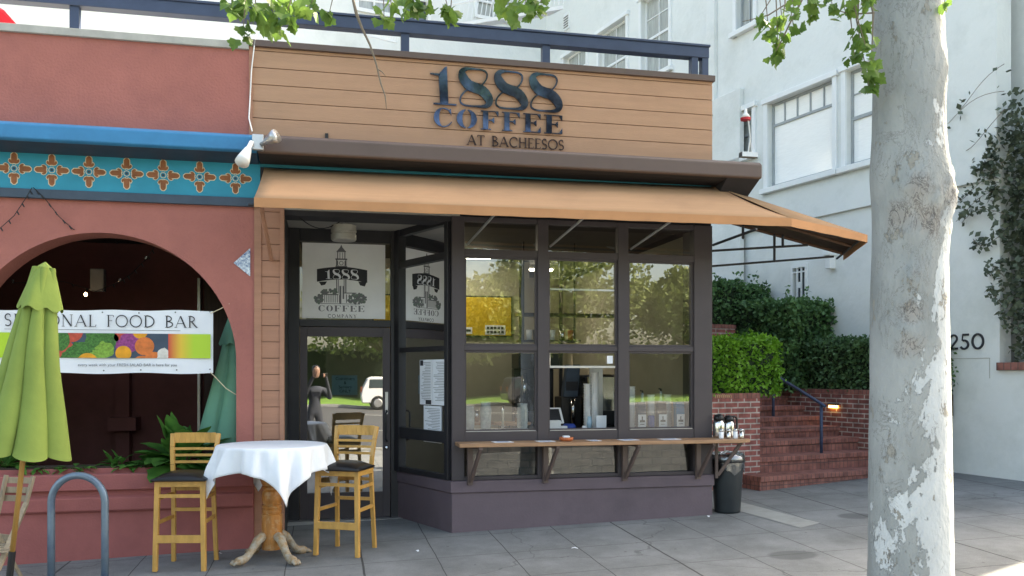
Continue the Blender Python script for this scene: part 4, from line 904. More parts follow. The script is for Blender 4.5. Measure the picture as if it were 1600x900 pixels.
mb = MB(); mb.box(X0, -1.858, -.10, 0, .52, .66); mb.prism([(X0, y, z) for y, z in [(0, .52), (-.05, .52), (-.05, .47), (-.085, .45), (-.085, .34), (-.06, .32), (0, .32)]], (-1.858-X0, 0, 0)); mb.build('base_moulding', 'redlow', rd, bevel=.008)
mb = MB(); mb.box(X0, -1.858, -.045, -.001, -.2, .325); mb.build('base_plinth', 'redlow', rd)
# ornaments
def petal(m_, x, z, ang, pt_):
    c, s_ = math.cos(ang), math.sin(ang)
    def ad(pts, mi, d): m_.prism([pt_(x+a*c-b_*s_, z+a*s_+b_*c, 0) for a, b_ in pts], (0, -d, 0), mi)
    body = [(.045, -.022), (.085, -.024), (.12, -.022), (.138, -.008), (.138, .008), (.12, .022), (.085, .024), (.045, .022)]
    out = [(a+(.006 if a > .1 else -.006 if a < .06 else 0), b_*1.28) for a, b_ in body]
    ad(out, 1, .0012); ad(body, 0, .0022)
    for q in (-1, 1):
        w = [(.04, q*.012), (.05, q*.036), (.066, q*.044), (.082, q*.036), (.075, q*.026), (.06, q*.022)]
        if q > 0: w = w[::-1]
        wo = [(.061+(a-.061)*1.35, q*.029+(b_-q*.029)*1.35) for a, b_ in w]; ad(wo, 1, .0016); ad(w, 0, .0026)
for i, px in enumerate((-37, 22, 81, 139, 198, 255, 312, 368, 412)):
    p = on_y(px, 265, -.03); z_ = 3.36; mb = MB()
    if p.x > -1.86: continue
    pt2 = put_y(-.0305)
    for a in range(4): petal(mb, p.x, z_, a*math.pi/2, pt2)
    mb.prism([pt2(p.x+.028*math.cos(k*.524), z_+.028*math.sin(k*.524), 0) for k in range(12)], (0, -.001, 0), 1)
    mb.prism([pt2(p.x+.022*math.cos(k*.524), z_+.022*math.sin(k*.524), 0) for k in range(12)], (0, -.002, 0), 3)
    mb.prism([pt2(p.x+.013*math.cos(k*.524), z_+.013*math.sin(k*.524), 0) for k in range(12)], (0, -.003, 0), 2)
    mb.build('frieze_ornament', ['orn', 'cream', 'navy', 'turq'], rd)
# azulejo corner tile
a, b_, c = on_y(391, 388, -.004), on_y(391, 432, -.004), on_y(365, 411, -.004)
mb = MB(); mb.prism([a, b_, c], (0, -.008, 0)); mb.build('corner_tile', 'tile', rd)
# dark room behind the arch
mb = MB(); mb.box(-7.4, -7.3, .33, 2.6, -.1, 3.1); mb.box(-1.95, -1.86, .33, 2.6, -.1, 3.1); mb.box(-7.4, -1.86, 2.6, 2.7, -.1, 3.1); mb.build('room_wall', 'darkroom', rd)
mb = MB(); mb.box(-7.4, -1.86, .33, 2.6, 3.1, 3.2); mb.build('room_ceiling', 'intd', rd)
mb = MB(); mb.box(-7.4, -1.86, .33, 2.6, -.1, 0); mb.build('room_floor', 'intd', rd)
mb = MB(); mb.box(-2.62, -2.32, 2.48, 2.6, .0, 2.7); mb.build('inner_door', mat('inner_door_wood', (.05, .022, .016), .5, var=.4, scale=9, stretch=(6, 6, .3)), rd)
mb = MB(); mb.box(-2.70, -2.67, 2.50, 2.6, .0, 2.7); mb.build('inner_pipe', 'alu', rd)
mb = MB(); mb.box(-3.6, -3.45, 2.45, 2.6, .0, 2.2); mb.box(-3.65, -3.35, 2.3, 2.6, .9, 1.05); mb.build('inner_pilaster', 'darkroom', rd)
mb = MB(); mb.box(-7.4, -1.9, .33, .36, 2.98, 3.1); mb.build('lintel', 'darkroom', rd)
mb = MB(); p = on_y(151, 437, 1.6); mb.box(p.x-.07, p.x+.07, 1.6, 1.72, p.z-.12, p.z+.12); tag(mb.build('wall_speaker', 'inkgrey', bevel=.01), 'grey wall speaker inside the dark arch', 'speaker')
# planter behind sill
pb = thing('planter_box', (-3.2, .2, .6), 'long planter filled with soil on the arch sill', 'planter')
mb = MB(); mb.box(AX-AR+.01, AX+AR-.01, .06, .30, .642, .70); mb.build('trough', 'redlow', pb); mb = MB(); mb.box(AX-AR+.03, AX+AR-.03, .08, .28, .70, .715); mb.build('soil', 'soil', pb)
def plant(px, py, n_, ln, w, lab, y=.18, up=1.0, seed=1, kind='foliage_plant'):
    rr = random.Random(seed); p = on_y(px, py, y); t = thing(kind, (p.x, y, .71), lab, 'plant', 'plants growing in the arch planter')
    mb = MB()
    for i in range(n_):
        a = rr.uniform(0, 6.28); el = rr.uniform(.3, 1.3)*up; L0 = ln*rr.uniform(.6, 1.15); ww = w*rr.uniform(.7, 1.2)
        d = Vector((math.cos(a)*math.cos(el), math.sin(a)*math.cos(el)*.6-.1, math.sin(el))); side = d.cross(Vector((0, 0, 1))).normalized(); pos = Vector((p.x+rr.gauss(0, .03), y+rr.gauss(0, .02), .70)); prev = None; K = 8
        rows = []
        for k in range(K+1):
            s_ = k/K; half = ww*(.12 if s_ < .35 else math.sin(math.pi*min(1, (s_-.3)/.7)**.8)+.05)*(1+.12*math.sin(k*2.9)); 
            rows.append((pos-side*half, pos+Vector((0, 0, -.3*half)), pos+side*half)); d = (d+Vector((0, 0, -.16))).normalized(); pos = pos+d*L0/K
        vs = [q for r_ in rows for q in r_]; fs = []
        for k in range(K): fs += [(k*3, k*3+1, k*3+4, k*3+3), (k*3+1, k*3+2, k*3+5, k*3+4)]
        mb.add(vs, fs)
    mb.build('leaves', 'leafP', t, smooth=True, recalc=False)
plant(283, 700, 52, .46, .12, 'broad leaved plant spilling over behind the left bar stool', seed=2, up=1.15, y=.12)
plant(325, 700, 16, .30, .045, 'broad leaved plant under the folded jade umbrella', seed=4, up=.9, y=.24)
plant(228, 725, 30, .20, .05, 'low bright green plant left of the left bar stool', seed=5, up=.6)
plant(182, 730, 26, .17, .03, 'small bluish leafed plant midway along the arch planter', seed=6)
plant(8, 735, 30, .32, .05, 'green plant at the far left of the planter', seed=8)
for i, px in enumerate((60, 85, 110, 135, 205)): plant(px, 740, 16, .15, .022, ['trailing green plant beside the umbrella pole', 'second low sprig right of the umbrella pole', 'third low sprig right of the umbrella pole', 'low sprig behind the bike rack top', 'low sprig between the bluish plant and bright green plant'][i], seed=20+i, up=.5, y=.10)

# banner
bn = thing('banner', (-3.2, .1, 1.5), 'white SEASONAL FOOD BAR banner with vegetable photo strung across the arch', 'banner')
yb = .02; zt_, zb_ = 2.125, 1.56; x0b, x1b = -4.33, -2.235
yb = .12
x0b = -4.29
mb = MB(); NB = 30
for i in range(NB):
    a, b_ = i/NB, (i+1)/NB
    f = lambda u: (x0b+(x1b-x0b)*u, yb+.008*math.sin(u*14), )
    def zz(u, top): return (zt_+.012*math.cos(u*22)*.4+(.02*u if top else 0)) if top else zb_-.0+.012*math.cos(u*18)*.5-.02*(1-u)*.0
    mb.add([(f(a)[0], f(a)[1], zz(a, 0)), (f(b_)[0], f(b_)[1], zz(b_, 0)), (f(b_)[0], f(b_)[1], zz(b_, 1)), (f(a)[0], f(a)[1], zz(a, 1))], [(0, 1, 2, 3)])
sht = mb.build('sheet', 'paper', bn, recalc=False); sm2 = sht.modifiers.new('s', 'SOLIDIFY'); sm2.thickness = .002
pb_ = put_y(yb-.012)
lt = MB(); xs0 = on_y(7, 500, .11).x; xe0 = on_y(308, 500, .11).x
lettering(lt, 'SEASONAL FOOD BAR', xs0, 1.985, .105, .0115, pb_, .001, gap=.17, width=xe0-xs0)
ribbon(lt, [(xs0, 1.955), (on_y(282, 510, .11).x, 1.955)], .003, pb_, .001)
lt.build('lettering', 'ink', bn)
small_text('every week with your FRESH SALAD BAR is here for you', .036, 'small_lettering', 'inkgrey', (on_y(200, 575, .11).x, yb-.0135, 1.625), (R(90), 0, 0), bn)
zp0, zp1 = 1.70, 1.925
pxl = on_y(60, 540, .11).x; pxr = on_y(263, 540, .11).x
# gradient end panels (printed)
gp = bpy.data.materials.new('banner_gradient'); gp.use_nodes = True; n = gp.node_tree.nodes; l = gp.node_tree.links
tc = n.new('ShaderNodeTexCoord'); s3 = n.new('ShaderNodeSeparateXYZ'); l.new(tc.outputs['Generated'], s3.inputs[0]); r_ = n.new('ShaderNodeValToRGB'); l.new(s3.outputs[0], r_.inputs[0])
e = r_.color_ramp.elements; e[0].color = (.6, .06, .04, 1); e[1].position = .6; e[1].color = (.42, .62, .04, 1); q = e.new(.3); q.color = (.75, .5, .05, 1); l.new(r_.outputs[0], n['Principled BSDF'].inputs['Base Color'])
mb = MB(); mb.box(pxr, x1b-.02, yb-.0135, yb-.0125, zp0, zp1); mb.build('gradient_panel', gp, bn)
mb = MB(); mb.box(x0b, pxl-.0, yb-.0135, yb-.0125, zp0, zp1); mb.build('green_panel', mat('banner_green', (.42, .62, .04), .6), bn)
pc_ = MB(); cols = ['slate', mat('print_red', (.5, .07, .04), .5, var=.3, scale=20), mat('print_green', (.05, .16, .03), .6, var=.6, scale=60), mat('print_lime', (.2, .36, .05), .6, var=.4, scale=50), mat('print_purple', (.28, .05, .2), .6, var=.5, scale=40), mat('print_orange', (.75, .32, .02), .5, var=.2, scale=10), mat('print_garlic', (.7, .66, .6), .6, var=.2, scale=20), mat('print_tomato', (.65, .17, .04), .5, var=.25, scale=15)]
pc_.box(pxl, pxr, yb-.0135, yb-.0125, zp0, zp1)
def blob(px, py, rpx, ci, d, jag=.0, sq=1):
    p = on_y(px, py, .11); r0 = rpx/1350*8.1; n_ = 22; rr = random.Random(int(px*7+py)); q = []
    for k in range(n_):
        rad = r0*(1+jag*rr.uniform(-1, 1)); x = p.x+rad*math.cos(2*math.pi*k/n_); z = p.z+rad*sq*math.sin(2*math.pi*k/n_)
        q.append((min(max(x, pxl), pxr), yb-.0135, min(max(z, zp0), zp1)))
    pc_.prism(q, (0, -d, 0), ci)
for b_ in ((112, 518, 16, 1, .0004, 0, 1), (100, 545, 14, 1, .0005), (88, 530, 18, 2, .0006, .1), (158, 532, 24, 2, .0006, .12, .75), (125, 548, 17, 2, .0008, .15, .8), (112, 560, 15, 2, .001, .15), (195, 524, 15, 1, .0006, .1), (204, 535, 16, 4, .0009, .12), (190, 540, 9, 4, .001, .1), (163, 548, 13, 3, .0012, .2), (150, 556, 9, 3, .0014, .2), (219, 518, 11, 5, .0011), (193, 552, 11.5, 5, .0018), (137, 567, 15, 5, .0018), (226, 541, 14, 7, .0018), (240, 557, 12, 7, .0014, 0, .6), (222, 562, 10, 7, .0016, 0, .6), (256, 553, 9, 6, .002, .1), (252, 560, 6, 6, .0022), (215, 565, 7, 1, .0018, 0, .5)): blob(*b_)
pc_.build('vegetable_picture', cols, bn)
mb = MB()
for px, py in ((160, 488), (217, 489), (274, 488), (328, 487), (162, 579), (220, 578), (276, 578), (328, 577)): p = on_y(px, py, .105); mb.lathe([(0,0),(.007,0),(.007,.002),(0,.002)], (0, 0, 0), 8, L=Matrix.Translation((p.x, yb-.013, p.z)) @ Matrix.Rotation(R(90), 4, 'X'))
mb.build('grommet', 'inkgrey', bn)
mb = MB(); mb.tube([Vector((x1b-.02, yb-.01, 2.12)), Vector((-2.16, .05, 2.16)), Vector((-2.075, .0, 2.205))], .004, 5); mb.build('tie_rope', 'cream', bn); mb = MB(); mb.tube([Vector((x1b-.02, yb-.01, 1.57)), Vector((-2.11, .04, 1.42)), Vector((-2.02, .05, 1.36))], .004, 5); mb.build('tie_rope', 'cream', bn)

# string lights
sl_ = thing('string_lights', (-3.2, .2, 3.0), 'string of small bulbs draped over the arch', 'string lights')
def strand(pp, r=.0035, y=-.06):
    mb = MB(); pts = [on_y(x, y_, yy) for x, y_, yy in pp]; mb.tube(pts, r, 5); mb.build('wire', 'black', sl_)
    for i in range(len(pts)-1):
        for t in (.3, .75):
            p = pts[i].lerp(pts[i+1], t); q = MB(); q.tube([p, p+Vector((.018, -.005, -.03))], [.007, .005], 6); q.build('bulb_socket', 'black', sl_)
strand([(50, 293, -.05), (40, 310, -.05), (22, 337, -.05), (-6, 362, -.05)]); strand([(52, 293, -.05), (70, 310, -.05), (92, 338, -.05), (114, 358, -.02), (150, 366, .35), (190, 380, .9)])
strand([(242, 385, .4), (228, 405, .6), (205, 428, .8), (188, 440, 1.0), (150, 455, 1.2), (100, 440, 1.4), (20, 442, 1.4)])
M['bulb'] = emis('warm_bulb', (1, .72, .42), 14)
for px, py, yy in ((134, 463, 1.3), (20, 443, 1.4), (228, 406, .6), (187, 441, 1.0)):
    p = on_y(px, py, yy); mb = MB(); mb.lathe([(0,0),(.013,.008),(.016,.022),(.008,.038),(0,.04)], p, 10); mb.build('bulb', 'bulb' if px == 134 else 'clear', sl_, smooth=True)

# ================================================================== UMBRELLAS
def closed_umbrella(base, top, h0, h1, rb0, rt0, fabric, name, lab, polem, folds=8, seed=1, rot=0, cap=True, polebottom=True):
    t = thing(name, base, lab, 'umbrella'); base = Vector(base); top = Vector(top); ax = top-base; Ln = ax.length; axn = ax.normalized()
    X = axn.cross(Vector((0, 1, 0))).normalized(); Y_ = axn.cross(X); rr = random.Random(seed); ph = [rr.uniform(-.2, .2) for _ in range(folds)]; am = [rr.uniform(.7, 1.2) for _ in range(folds)]
    mb = MB(); rows = 26; seg = folds*12; vs = []
    for i in range(rows+1):
        v = i/rows; d = h0+(h1-h0)*v; rad = rb0+(rt0-rb0)*(v**.85)
        for k in range(seg):
            a = 2*math.pi*k/seg; fi = int(k/12); u = (k % 12)/12
            lobe = abs(math.sin(math.pi*(u)))**.6; sweep = .25*(1-v)
            r0 = rad*(.66+.40*lobe*am[fi])*(1+.03*math.sin(3*a+v*4)); a2 = a+sweep*u+.12*math.sin(v*5+fi)
            dd = d-(.03+.05*lobe*am[fi])*(1-v)**6
            vs.append(base+axn*dd+X*r0*math.cos(a2+rot)+Y_*r0*math.sin(a2+rot))
    mb.add(vs, [(i*seg+k, i*seg+(k+1) % seg, (i+1)*seg+(k+1) % seg, (i+1)*seg+k) for i in range(rows) for k in range(seg)])
    mb.build('canopy', fabric, t, smooth=True)
    if cap:
        mb = MB(); seg2 = 64; vs = []; rows2 = 10; hc = h1-.0
        for i in range(rows2+1):
            v = i/rows2; d = (h1-.30)+(.34)*v; rad = .10*(1-v)**.8+.045
            if i >= rows2-1: rad = .045 if i == rows2-1 else .004
            for k in range(seg2):
                a = 2*math.pi*k/seg2; r0 = rad*(1+.13*math.cos(4*a+1)*(1-v)); vs.append(base+axn*(d-(.014*math.sin(8*a))*(1-v))+X*r0*math.cos(a)+Y_*r0*math.sin(a))
        mb.add(vs, [(i*seg2+k, i*seg2+(k+1) % seg2, (i+1)*seg2+(k+1) % seg2, (i+1)*seg2+k) for i in range(rows2) for k in range(seg2)]); mb.build('vent_cap', fabric, t, smooth=True)
    mb = MB(); mb.tube([base+axn*.42, base+axn*(h1)], .0185, 12); mb.build('pole', polem, t, smooth=True)
    mb = MB(); mb.tube([base, base+axn*.42], .024, 12); mb.lathe([(0,0),(.25,0),(.25,.04),(.06,.07),(0,.08)], base, 24); mb.build('stand', 'black', t, smooth=False)
    mb = MB(); mb.tube([base+axn*(h0-.06), base+axn*(h0+.01)], .021, 12); mb.build('collar', 'chrome', t)
    return t
ub = at_depth(9, 955, 6.2); ut = at_depth(70, 418, 6.2); ub.z = g(ub.x, ub.y)
hb = (at_depth(32, 694, 6.2)-ub).length
closed_umbrella(ub, ut, hb, (ut-ub).length, .295, .075, 'lime', 'closed_umbrella', 'folded lime green patio umbrella on a wooden pole at left', 'pole', folds=7, seed=11, rot=.5)
b2 = Vector((-2.13, .50, .02)); closed_umbrella(b2, (-2.06, .50, 2.2), .90, 2.12, .31, .07, 'jade', 'folded_umbrella', 'folded jade green umbrella half hidden behind the arch edge', 'pole', folds=6, seed=5, rot=2)
b3 = Vector(on_y(558, 73, 2.5)); closed_umbrella((b3.x, 2.5, 3.4), (b3.x, 2.5, 5.55), .8, 2.0, .13, .07, 'cream', 'beige_umbrella', 'closed beige umbrella on the roof terrace behind the railing', 'pole', folds=6, seed=9)
rp = on_y(-6, 6, 3.0)
pu = thing('red_parasol', (rp.x, 3.0, 3.4), 'open red parasol on the roof terrace at the far left', 'umbrella')
mb = MB(); n_ = 8; mb.add([(rp.x-.35+.55*math.cos(2*math.pi*k/n_+.39), 3.0+.55*math.sin(2*math.pi*k/n_+.39), on_y(10, 27, 3.0).z) for k in range(n_)]+[(rp.x-.35, 3.0, rp.z+.22)], [(k, (k+1) % n_, n_) for k in range(n_)]); mb.build('canopy', mat('red_fabric', (.55, .01, .04), .8), pu, recalc=False)
mb = MB(); mb.tube([(rp.x-.35, 3.0, 3.4), (rp.x-.35, 3.0, rp.z+.2)], .02, 8); mb.build('pole', 'white', pu)

# ================================================================== STOOLS
def make_stool(loc, rz, lab):
    t = thing('bar_stool', loc, lab, 'bar stool', 'wooden bar stools at the tall table', rz); LW = .2; FD = -.18; BD = .17
    for s_ in (-1, 1):
        mb = MB(); x = s_*LW; mb.add([(x-.019,FD-.019,0),(x+.019,FD-.019,0),(x+.019,FD+.019,0),(x-.019,FD+.019,0),(x*.93-.021,FD-.0,.75),(x*.93+.021,FD,.75),(x*.93+.021,FD+.042,.75),(x*.93-.021,FD+.042,.75)], [(0,3,2,1),(4,5,6,7),(0,1,5,4),(1,2,6,5),(2,3,7,6),(3,0,4,7)])
        mb.build('leg', 'wood', t, bevel=.004, local=True)
        mb = MB(); path = [(s_*.185, .215, 0), (s_*.175, .19, .4), (s_*.17, .17, .72), (s_*.178, .175, .85), (s_*.19, .20, 1.0), (s_*.198, .235, 1.115)]
        for a, b_ in zip(path[:-1], path[1:]): mb.bar(a, b_, .036, .03, up=(0, 1, 0))
        mb.build('leg', 'wood', t, bevel=.003, local=True)
    mb = MB(); mb.box(-.2,.2,FD-.0,FD+.022,.70,.75); mb.box(-.17,.17,.15,.17,.70,.75)
    for s_ in (-1, 1): mb.box(s_*.185-.011, s_*.185+.011, FD+.022, .155, .70, .75)
    mb.build('seat_frame', 'wood', t, bevel=.002, local=True)
    # cushion
    mb = MB(); N2 = 10
    def zt2(u, v): return .768+.055*(1-abs(2*u-1)**3.5)*(1-abs(2*v-1)**3.5)
    vs = []; 
    for j in range(N2+1):
        for i in range(N2+1):
            u, v = i/N2, j/N2; w = .222-.022*v; vs.append(((2*u-1)*w, -.225+.41*v, zt2(u, v)))
    nb = len(vs); vs += [(x, y, .75) for x, y, z in vs]; fs = []
    for j in range(N2):
        for i in range(N2):
            a = j*(N2+1)+i; fs.append((a, a+1, a+N2+2, a+N2+1)); fs.append((nb+a, nb+a+N2+1, nb+a+N2+2, nb+a+1))
    for i in range(N2):
        fs += [(i, nb+i, nb+i+1, i+1)]; a = N2*(N2+1)+i; fs += [(a, a+1, nb+a+1, nb+a)]; a = i*(N2+1); fs += [(a, a+N2+1, nb+a+N2+1, nb+a)]; a = i*(N2+1)+N2; fs += [(a, nb+a, nb+a+N2+1, a+N2+1)]
    mb.add(vs, fs); mb.build('seat', 'leather', t, smooth=True, local=True)
    # back: curved top rail and three slats
    def rail(z, h_, off, bow=.03):
        mb = MB(); K = 8
        for k in range(K):
            x0_, x1_ = -.178+.356*k/K, -.178+.356*(k+1)/K; f = lambda x: off+bow*(1-(x/.18)**2)*1.0
            mb.prism([(x0_, f(x0_)-.009, z), (x1_, f(x1_)-.009, z), (x1_, f(x1_)+.009, z), (x0_, f(x0_)+.009, z)], (0, 0, h_))
        return mb
    m_ = rail(1.035, .09, .22, .02); m_.build('top_rail', 'wood', t, bevel=.003, local=True)
    for z, off in ((.975, .198), (.92, .188), (.862, .18)): rail(z, .022, off, .02).build('slat', 'wood', t, local=True)
    mb = MB(); mb.box(-.19, .19, FD-.012, FD+.012, .235, .30); mb.build('footrest', 'wood', t, bevel=.003, local=True)
    for i, (z, dz_) in enumerate(((.60, .0), (.40, 0))):
        for s_ in (-1, 1): mb = MB(); mb.bar((s_*.19, FD+.01, z-.0), (s_*.178, .18, z), .018, .03); mb.build('stretcher', 'wood', t, local=True)
    mb = MB(); mb.box(-.185, .185, FD+.0, FD+.018, .61, .64); mb.build('stretcher', 'wood', t, local=True)
    for z_ in (.46, .64): mb = MB(); mb.bar((-.17, .18, z_), (.17, .18, z_), .018, .03); mb.build('stretcher', 'wood', t, local=True)
    return t
s1 = make_stool((-2.36, -.60, g(-2.36, -.60)), R(-10), 'left wooden bar stool with black seat in front of the red wall')
s2 = copy_tree(s1); s2['label'] = 'right wooden bar stool with black seat in front of the glass door'
s2.location = (-1.03, -.50, g(-1.03, -.5)); s2.rotation_euler = (0, 0, R(-27))

# ================================================================== TALL TABLE
tx, ty = -1.66, -.60; tz = g(tx, ty); tb = thing('pedestal_table', (tx, ty, tz), 'tall round table with turned wooden pedestal and clawed feet', 'table')
TH_ = 1.0
mb = MB(); mb.lathe([(0,TH_-.03),(.44,TH_-.03),(.45,TH_-.015),(.44,TH_),(0,TH_)], n=40); mb.build('top', 'wood', tb, local=True)
prof = [(0,.10),(.085,.10),(.088,.12),(.088,.40),(.078,.41),(.084,.425),(.084,.44),(.076,.45),(.082,.46),(.084,.475),(.07,.485),(.078,.50),(.086,.53),(.086,.57),(.078,.60),(.070,.61),(.078,.625),(.078,.635),(.068,.645),(.084,.66),(.100,.70),(.108,.76),(.104,.83),(.09,.88),(.11,.93),(.16,.965),(0,.97)]
mb = MB(); mb.lathe(prof, n=32); mb.build('column', 'woodworn', tb, smooth=False, local=True)
for k, a in enumerate((-42, 48, 138, 228)):
    a = R(a-12); dx, dy = math.cos(a), math.sin(a); mb = MB()
    path = [(.06,.215),(.10,.215),(.14,.19),(.18,.14),(.215,.095),(.25,.06),(.29,.045),(.325,.042),(.35,.04)]; rr_ = [.036,.042,.040,.034,.031,.033,.038,.037,.024]
    mb.tube([(dx*r0, dy*r0, z) for r0, z in path], rr_, 12); mb.build('leg', 'foot', tb, smooth=True, local=True)
    for o_ in (-1, 0, 1):
        q = MB(); b0 = Vector((dx*.33-dy*.022*o_, dy*.33+dx*.022*o_, .035)); q.tube([b0, b0+Vector((dx*.03, dy*.03, .004)), b0+Vector((dx*.055, dy*.055, -.015))], [.018, .018, .012], 8); q.build('claw', 'foot', kids(tb)[-1] if False else tb, smooth=True, local=True)
# tablecloth
mb = MB(); RC = .455; HALF = .675; ang0 = R(-62-12.2); NA = 180; NR = 34; vs = [(tx, ty, tz+TH_+.006)]
rowsv = []
for j in range(1, NR+1):
    for i in range(NA):
        th = 2*math.pi*i/NA; ph = (th-ang0+math.pi/4) % (math.pi/2)-math.pi/4      # angle from nearest corner direction
        edge = HALF/math.cos(math.pi/4-abs(ph)); s_ = edge*j/NR
        # soft corner
        if s_ <= RC: x, y, z = s_*math.cos(th), s_*math.sin(th), TH_+.006
        else:
            d = s_-RC; rnd_ = .02; cornerness = (max(0, 1-abs(ph)/(math.pi/4)))**1.5
            fold = .034*math.sin(th*13+1.3)*min(1, d/.2)+.02*math.sin(th*7+.5)*min(1, d/.25)+.008*math.sin(th*31+d*9)*min(1, d/.1)
            fold += .05*cornerness*min(1, d/.25)-.03*(1-cornerness)*min(1, d/.2)*0
            rr_ = RC+.008*min(1, d/.02)+fold*1.0+.03*min(1, d/.3)
            thp = th+.16*math.sin(ph*4)*min(1, d/.35)*-.5
            x, y = rr_*math.cos(thp), rr_*math.sin(thp); z = TH_+.006-max(0, d-.012)*.985
        vs.append((tx+x, ty+y, tz+z))
fs = [(0, 1+i, 1+(i+1) % NA) for i in range(NA)]
for j in range(NR-1):
    for i in range(NA): a = 1+j*NA+i; b_ = 1+j*NA+(i+1) % NA; fs.append((a, a+NA, b_+NA, b_))
mb.add(vs, fs); cl = mb.build('tablecloth', 'cloth', smooth=True); tag(cl, 'white square cloth draped over the tall round table', 'tablecloth'); q = cl.modifiers.new('s', 'SOLIDIFY'); q.thickness = .002

# ================================================================== BIKE RACK, FOLDING CHAIR
a = at_depth(80, 800, 7.0); b_ = at_depth(164, 800, 7.0); gz = g(a.x, a.y); zt2 = at_depth(122, 737, 7.0).z; R0 = (b_-a).length/2; dv2 = (b_-a).normalized(); mid = (a+b_)/2
pts = [Vector((a.x, a.y, gz-.02)), Vector((a.x, a.y, gz+.4))]+[Vector((mid.x, mid.y, zt2-R0-.03))+Vector((-dv2.x*R0*math.cos(math.pi*i/16), -dv2.y*R0*math.cos(math.pi*i/16), R0*math.sin(math.pi*i/16))) for i in range(17)]+[Vector((b_.x, b_.y, gz+.4)), Vector((b_.x, b_.y, gz-.02))]
bk = thing('bike_rack', (mid.x, mid.y, gz), 'blue grey steel hoop bike rack on the pavement at left', 'bike rack')
mb = MB(); mb.tube(pts, .029, 16); mb.build('hoop', 'steel', bk, smooth=True)
for p in (a, b_): mb = MB(); mb.lathe([(0,0),(.07,0),(.07,.01),(.035,.014),(0,.014)], (p.x, p.y, g(p.x, p.y)), 20); mb.build('base_flange', 'steel', bk)
fc = thing('folding_chair', (-3.75, -.5, -.13), 'weathered wooden folding chair behind the umbrella pole', 'chair')
d0 = 7.15
def fbar(p, q, w, nm, dd=0, dd2=0, h_=None):
    mb = MB(); mb.bar(at_depth(*p, d0+dd), at_depth(*q, d0+dd2), w, h_ or w*.6); mb.build(nm, 'woodgrey', fc, bevel=.003)
fbar((10, 742), (-14, 850), .04, 'back_post', 0, -.1); fbar((52, 744), (40, 790), .04, 'back_post', 0, -.05); fbar((41, 786), (-4, 892), .04, 'leg', -.05, -.5); fbar((-22, 800), (35, 905), .04, 'leg', -.3, -.1)
for k, y in enumerate((750, 765, 778)): fbar((9-k*3, y), (50-k*3, y+1), .012, 'slat', 0, 0, .05)
fbar((-10, 838), (20, 842), .012, 'slat', -.1, -.1, .06)
for k in range(5): fbar((-50, 848+k*4), (18, 846+k*4), .05, 'seat_slat', -.15-.09*k, -.15-.09*k, .012)

# ================================================================== BRICK STAIRS, PLANTERS, HEDGES (frame u, v)
O = Vector((3.969, 1.16, 0)); U = Vector((.9723, .2336, 0)); Vv = Vector((-.2336, .9723, 0))
UV = Matrix(((U.x, Vv.x, 0, O.x), (U.y, Vv.y, 0, O.y), (0, 0, 1, 0), (0, 0, 0, 1)))
def rooted(name, u, v, z, lab, cat, group=None):   # an Empty turned with the stair axes; parts are built in its own frame
    o = thing(name, UV @ Vector((u, v, z)), lab, cat, group); return o
class UB(MB): pass
def uvmesh(mb, name, m_, parent=None, root=None, **k):
    """mesh kept in the stair frame so that brick courses follow it"""
    ob = mb.build(name, m_, None, **k); ob.matrix_world = UV
    if parent is not None:
        ob.parent = parent; ob.matrix_parent_inverse = Matrix.Translation(-Vector(parent.location)); ob.matrix_basis = UV
    return ob
stp = rooted('brick_stairs', 1.2, 0, .1, 'flight of red brick steps rising between brick planter walls', 'stairs')
stops = [.315, .508, .674, .814, .942, 1.084, 1.222, 1.33]
for k, zt3 in enumerate(stops):
    v0 = k*.34; mb = MB(); ul = -.06 if k == 0 else .2; ur = 2.31 if k else 2.55
    v1 = v0+.36 if k < 7 else 2.94
    zl = -.05 if k == 0 else stops[k-1]-.12
    mb.box(ul, ur, v0, v1+.02, zt3-.062, zt3); mb.box(ul+.006, ur, v0+.022, v1, zl, zt3-.062)
    uvmesh(mb, 'step', 'stepbrick', stp, bevel=.006)
pl = rooted('brick_planter', -.6, .6, 0, 'red brick planter wall left of the stairs with graffiti scrawl', 'planter')
mb = MB(); mb.box(-1.05, .22, .33, .53, -.1, 1.25); mb.box(.02, .22, .53, 2.9, -.1, 1.25); uvmesh(mb, 'wall', 'brick', pl)
mb = MB(); mb.box(-1.05, .225, .325, .535, 1.25, 1.318); mb.box(.015, .225, .535, 2.9, 1.25, 1.318); uvmesh(mb, 'cap', 'stepbrick', pl, bevel=.003)
mb = MB(); mb.box(-.75, .02, .53, 1.6, 1.0, 1.27); uvmesh(mb, 'soil', 'soil', pl)
mb = MB(); lettering(mb, 'BLOODS', -.50, 1.262, .045, .006, lambda x, z, d: Vector((x, .325-d, z)), .001, gap=.05, width=.3) if False else None
# looping scrawl
pts = [(-.50+.26*i/60+.012*math.sin(i*.9), 1.284+.017*math.cos(i*.9)) for i in range(61)]
ribbon(mb, pts, .005, lambda x, z, d: Vector((x, .324-d, z)), .001); uvmesh(mb, 'graffiti_scrawl', mat('graffiti_tan', (.6, .4, .2), .8), pl)
pr2 = rooted('brick_planter_right', 2.6, 1, 0, 'long red brick planter wall right of the stairs with a lit step lamp', 'planter'); pr2.name = 'brick_planter'
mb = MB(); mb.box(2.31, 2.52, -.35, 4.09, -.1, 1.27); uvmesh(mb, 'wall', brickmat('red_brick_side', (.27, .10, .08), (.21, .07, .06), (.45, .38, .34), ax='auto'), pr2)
mb = MB(); mb.box(2.305, 2.525, -.355, 4.09, 1.27, 1.335); uvmesh(mb, 'cap', 'stepbrick', pr2, bevel=.003)
mb = MB(); mb.box(2.52, 2.95, -.3, 4.09, 1.0, 1.28); uvmesh(mb, 'soil', 'soil', pr2)
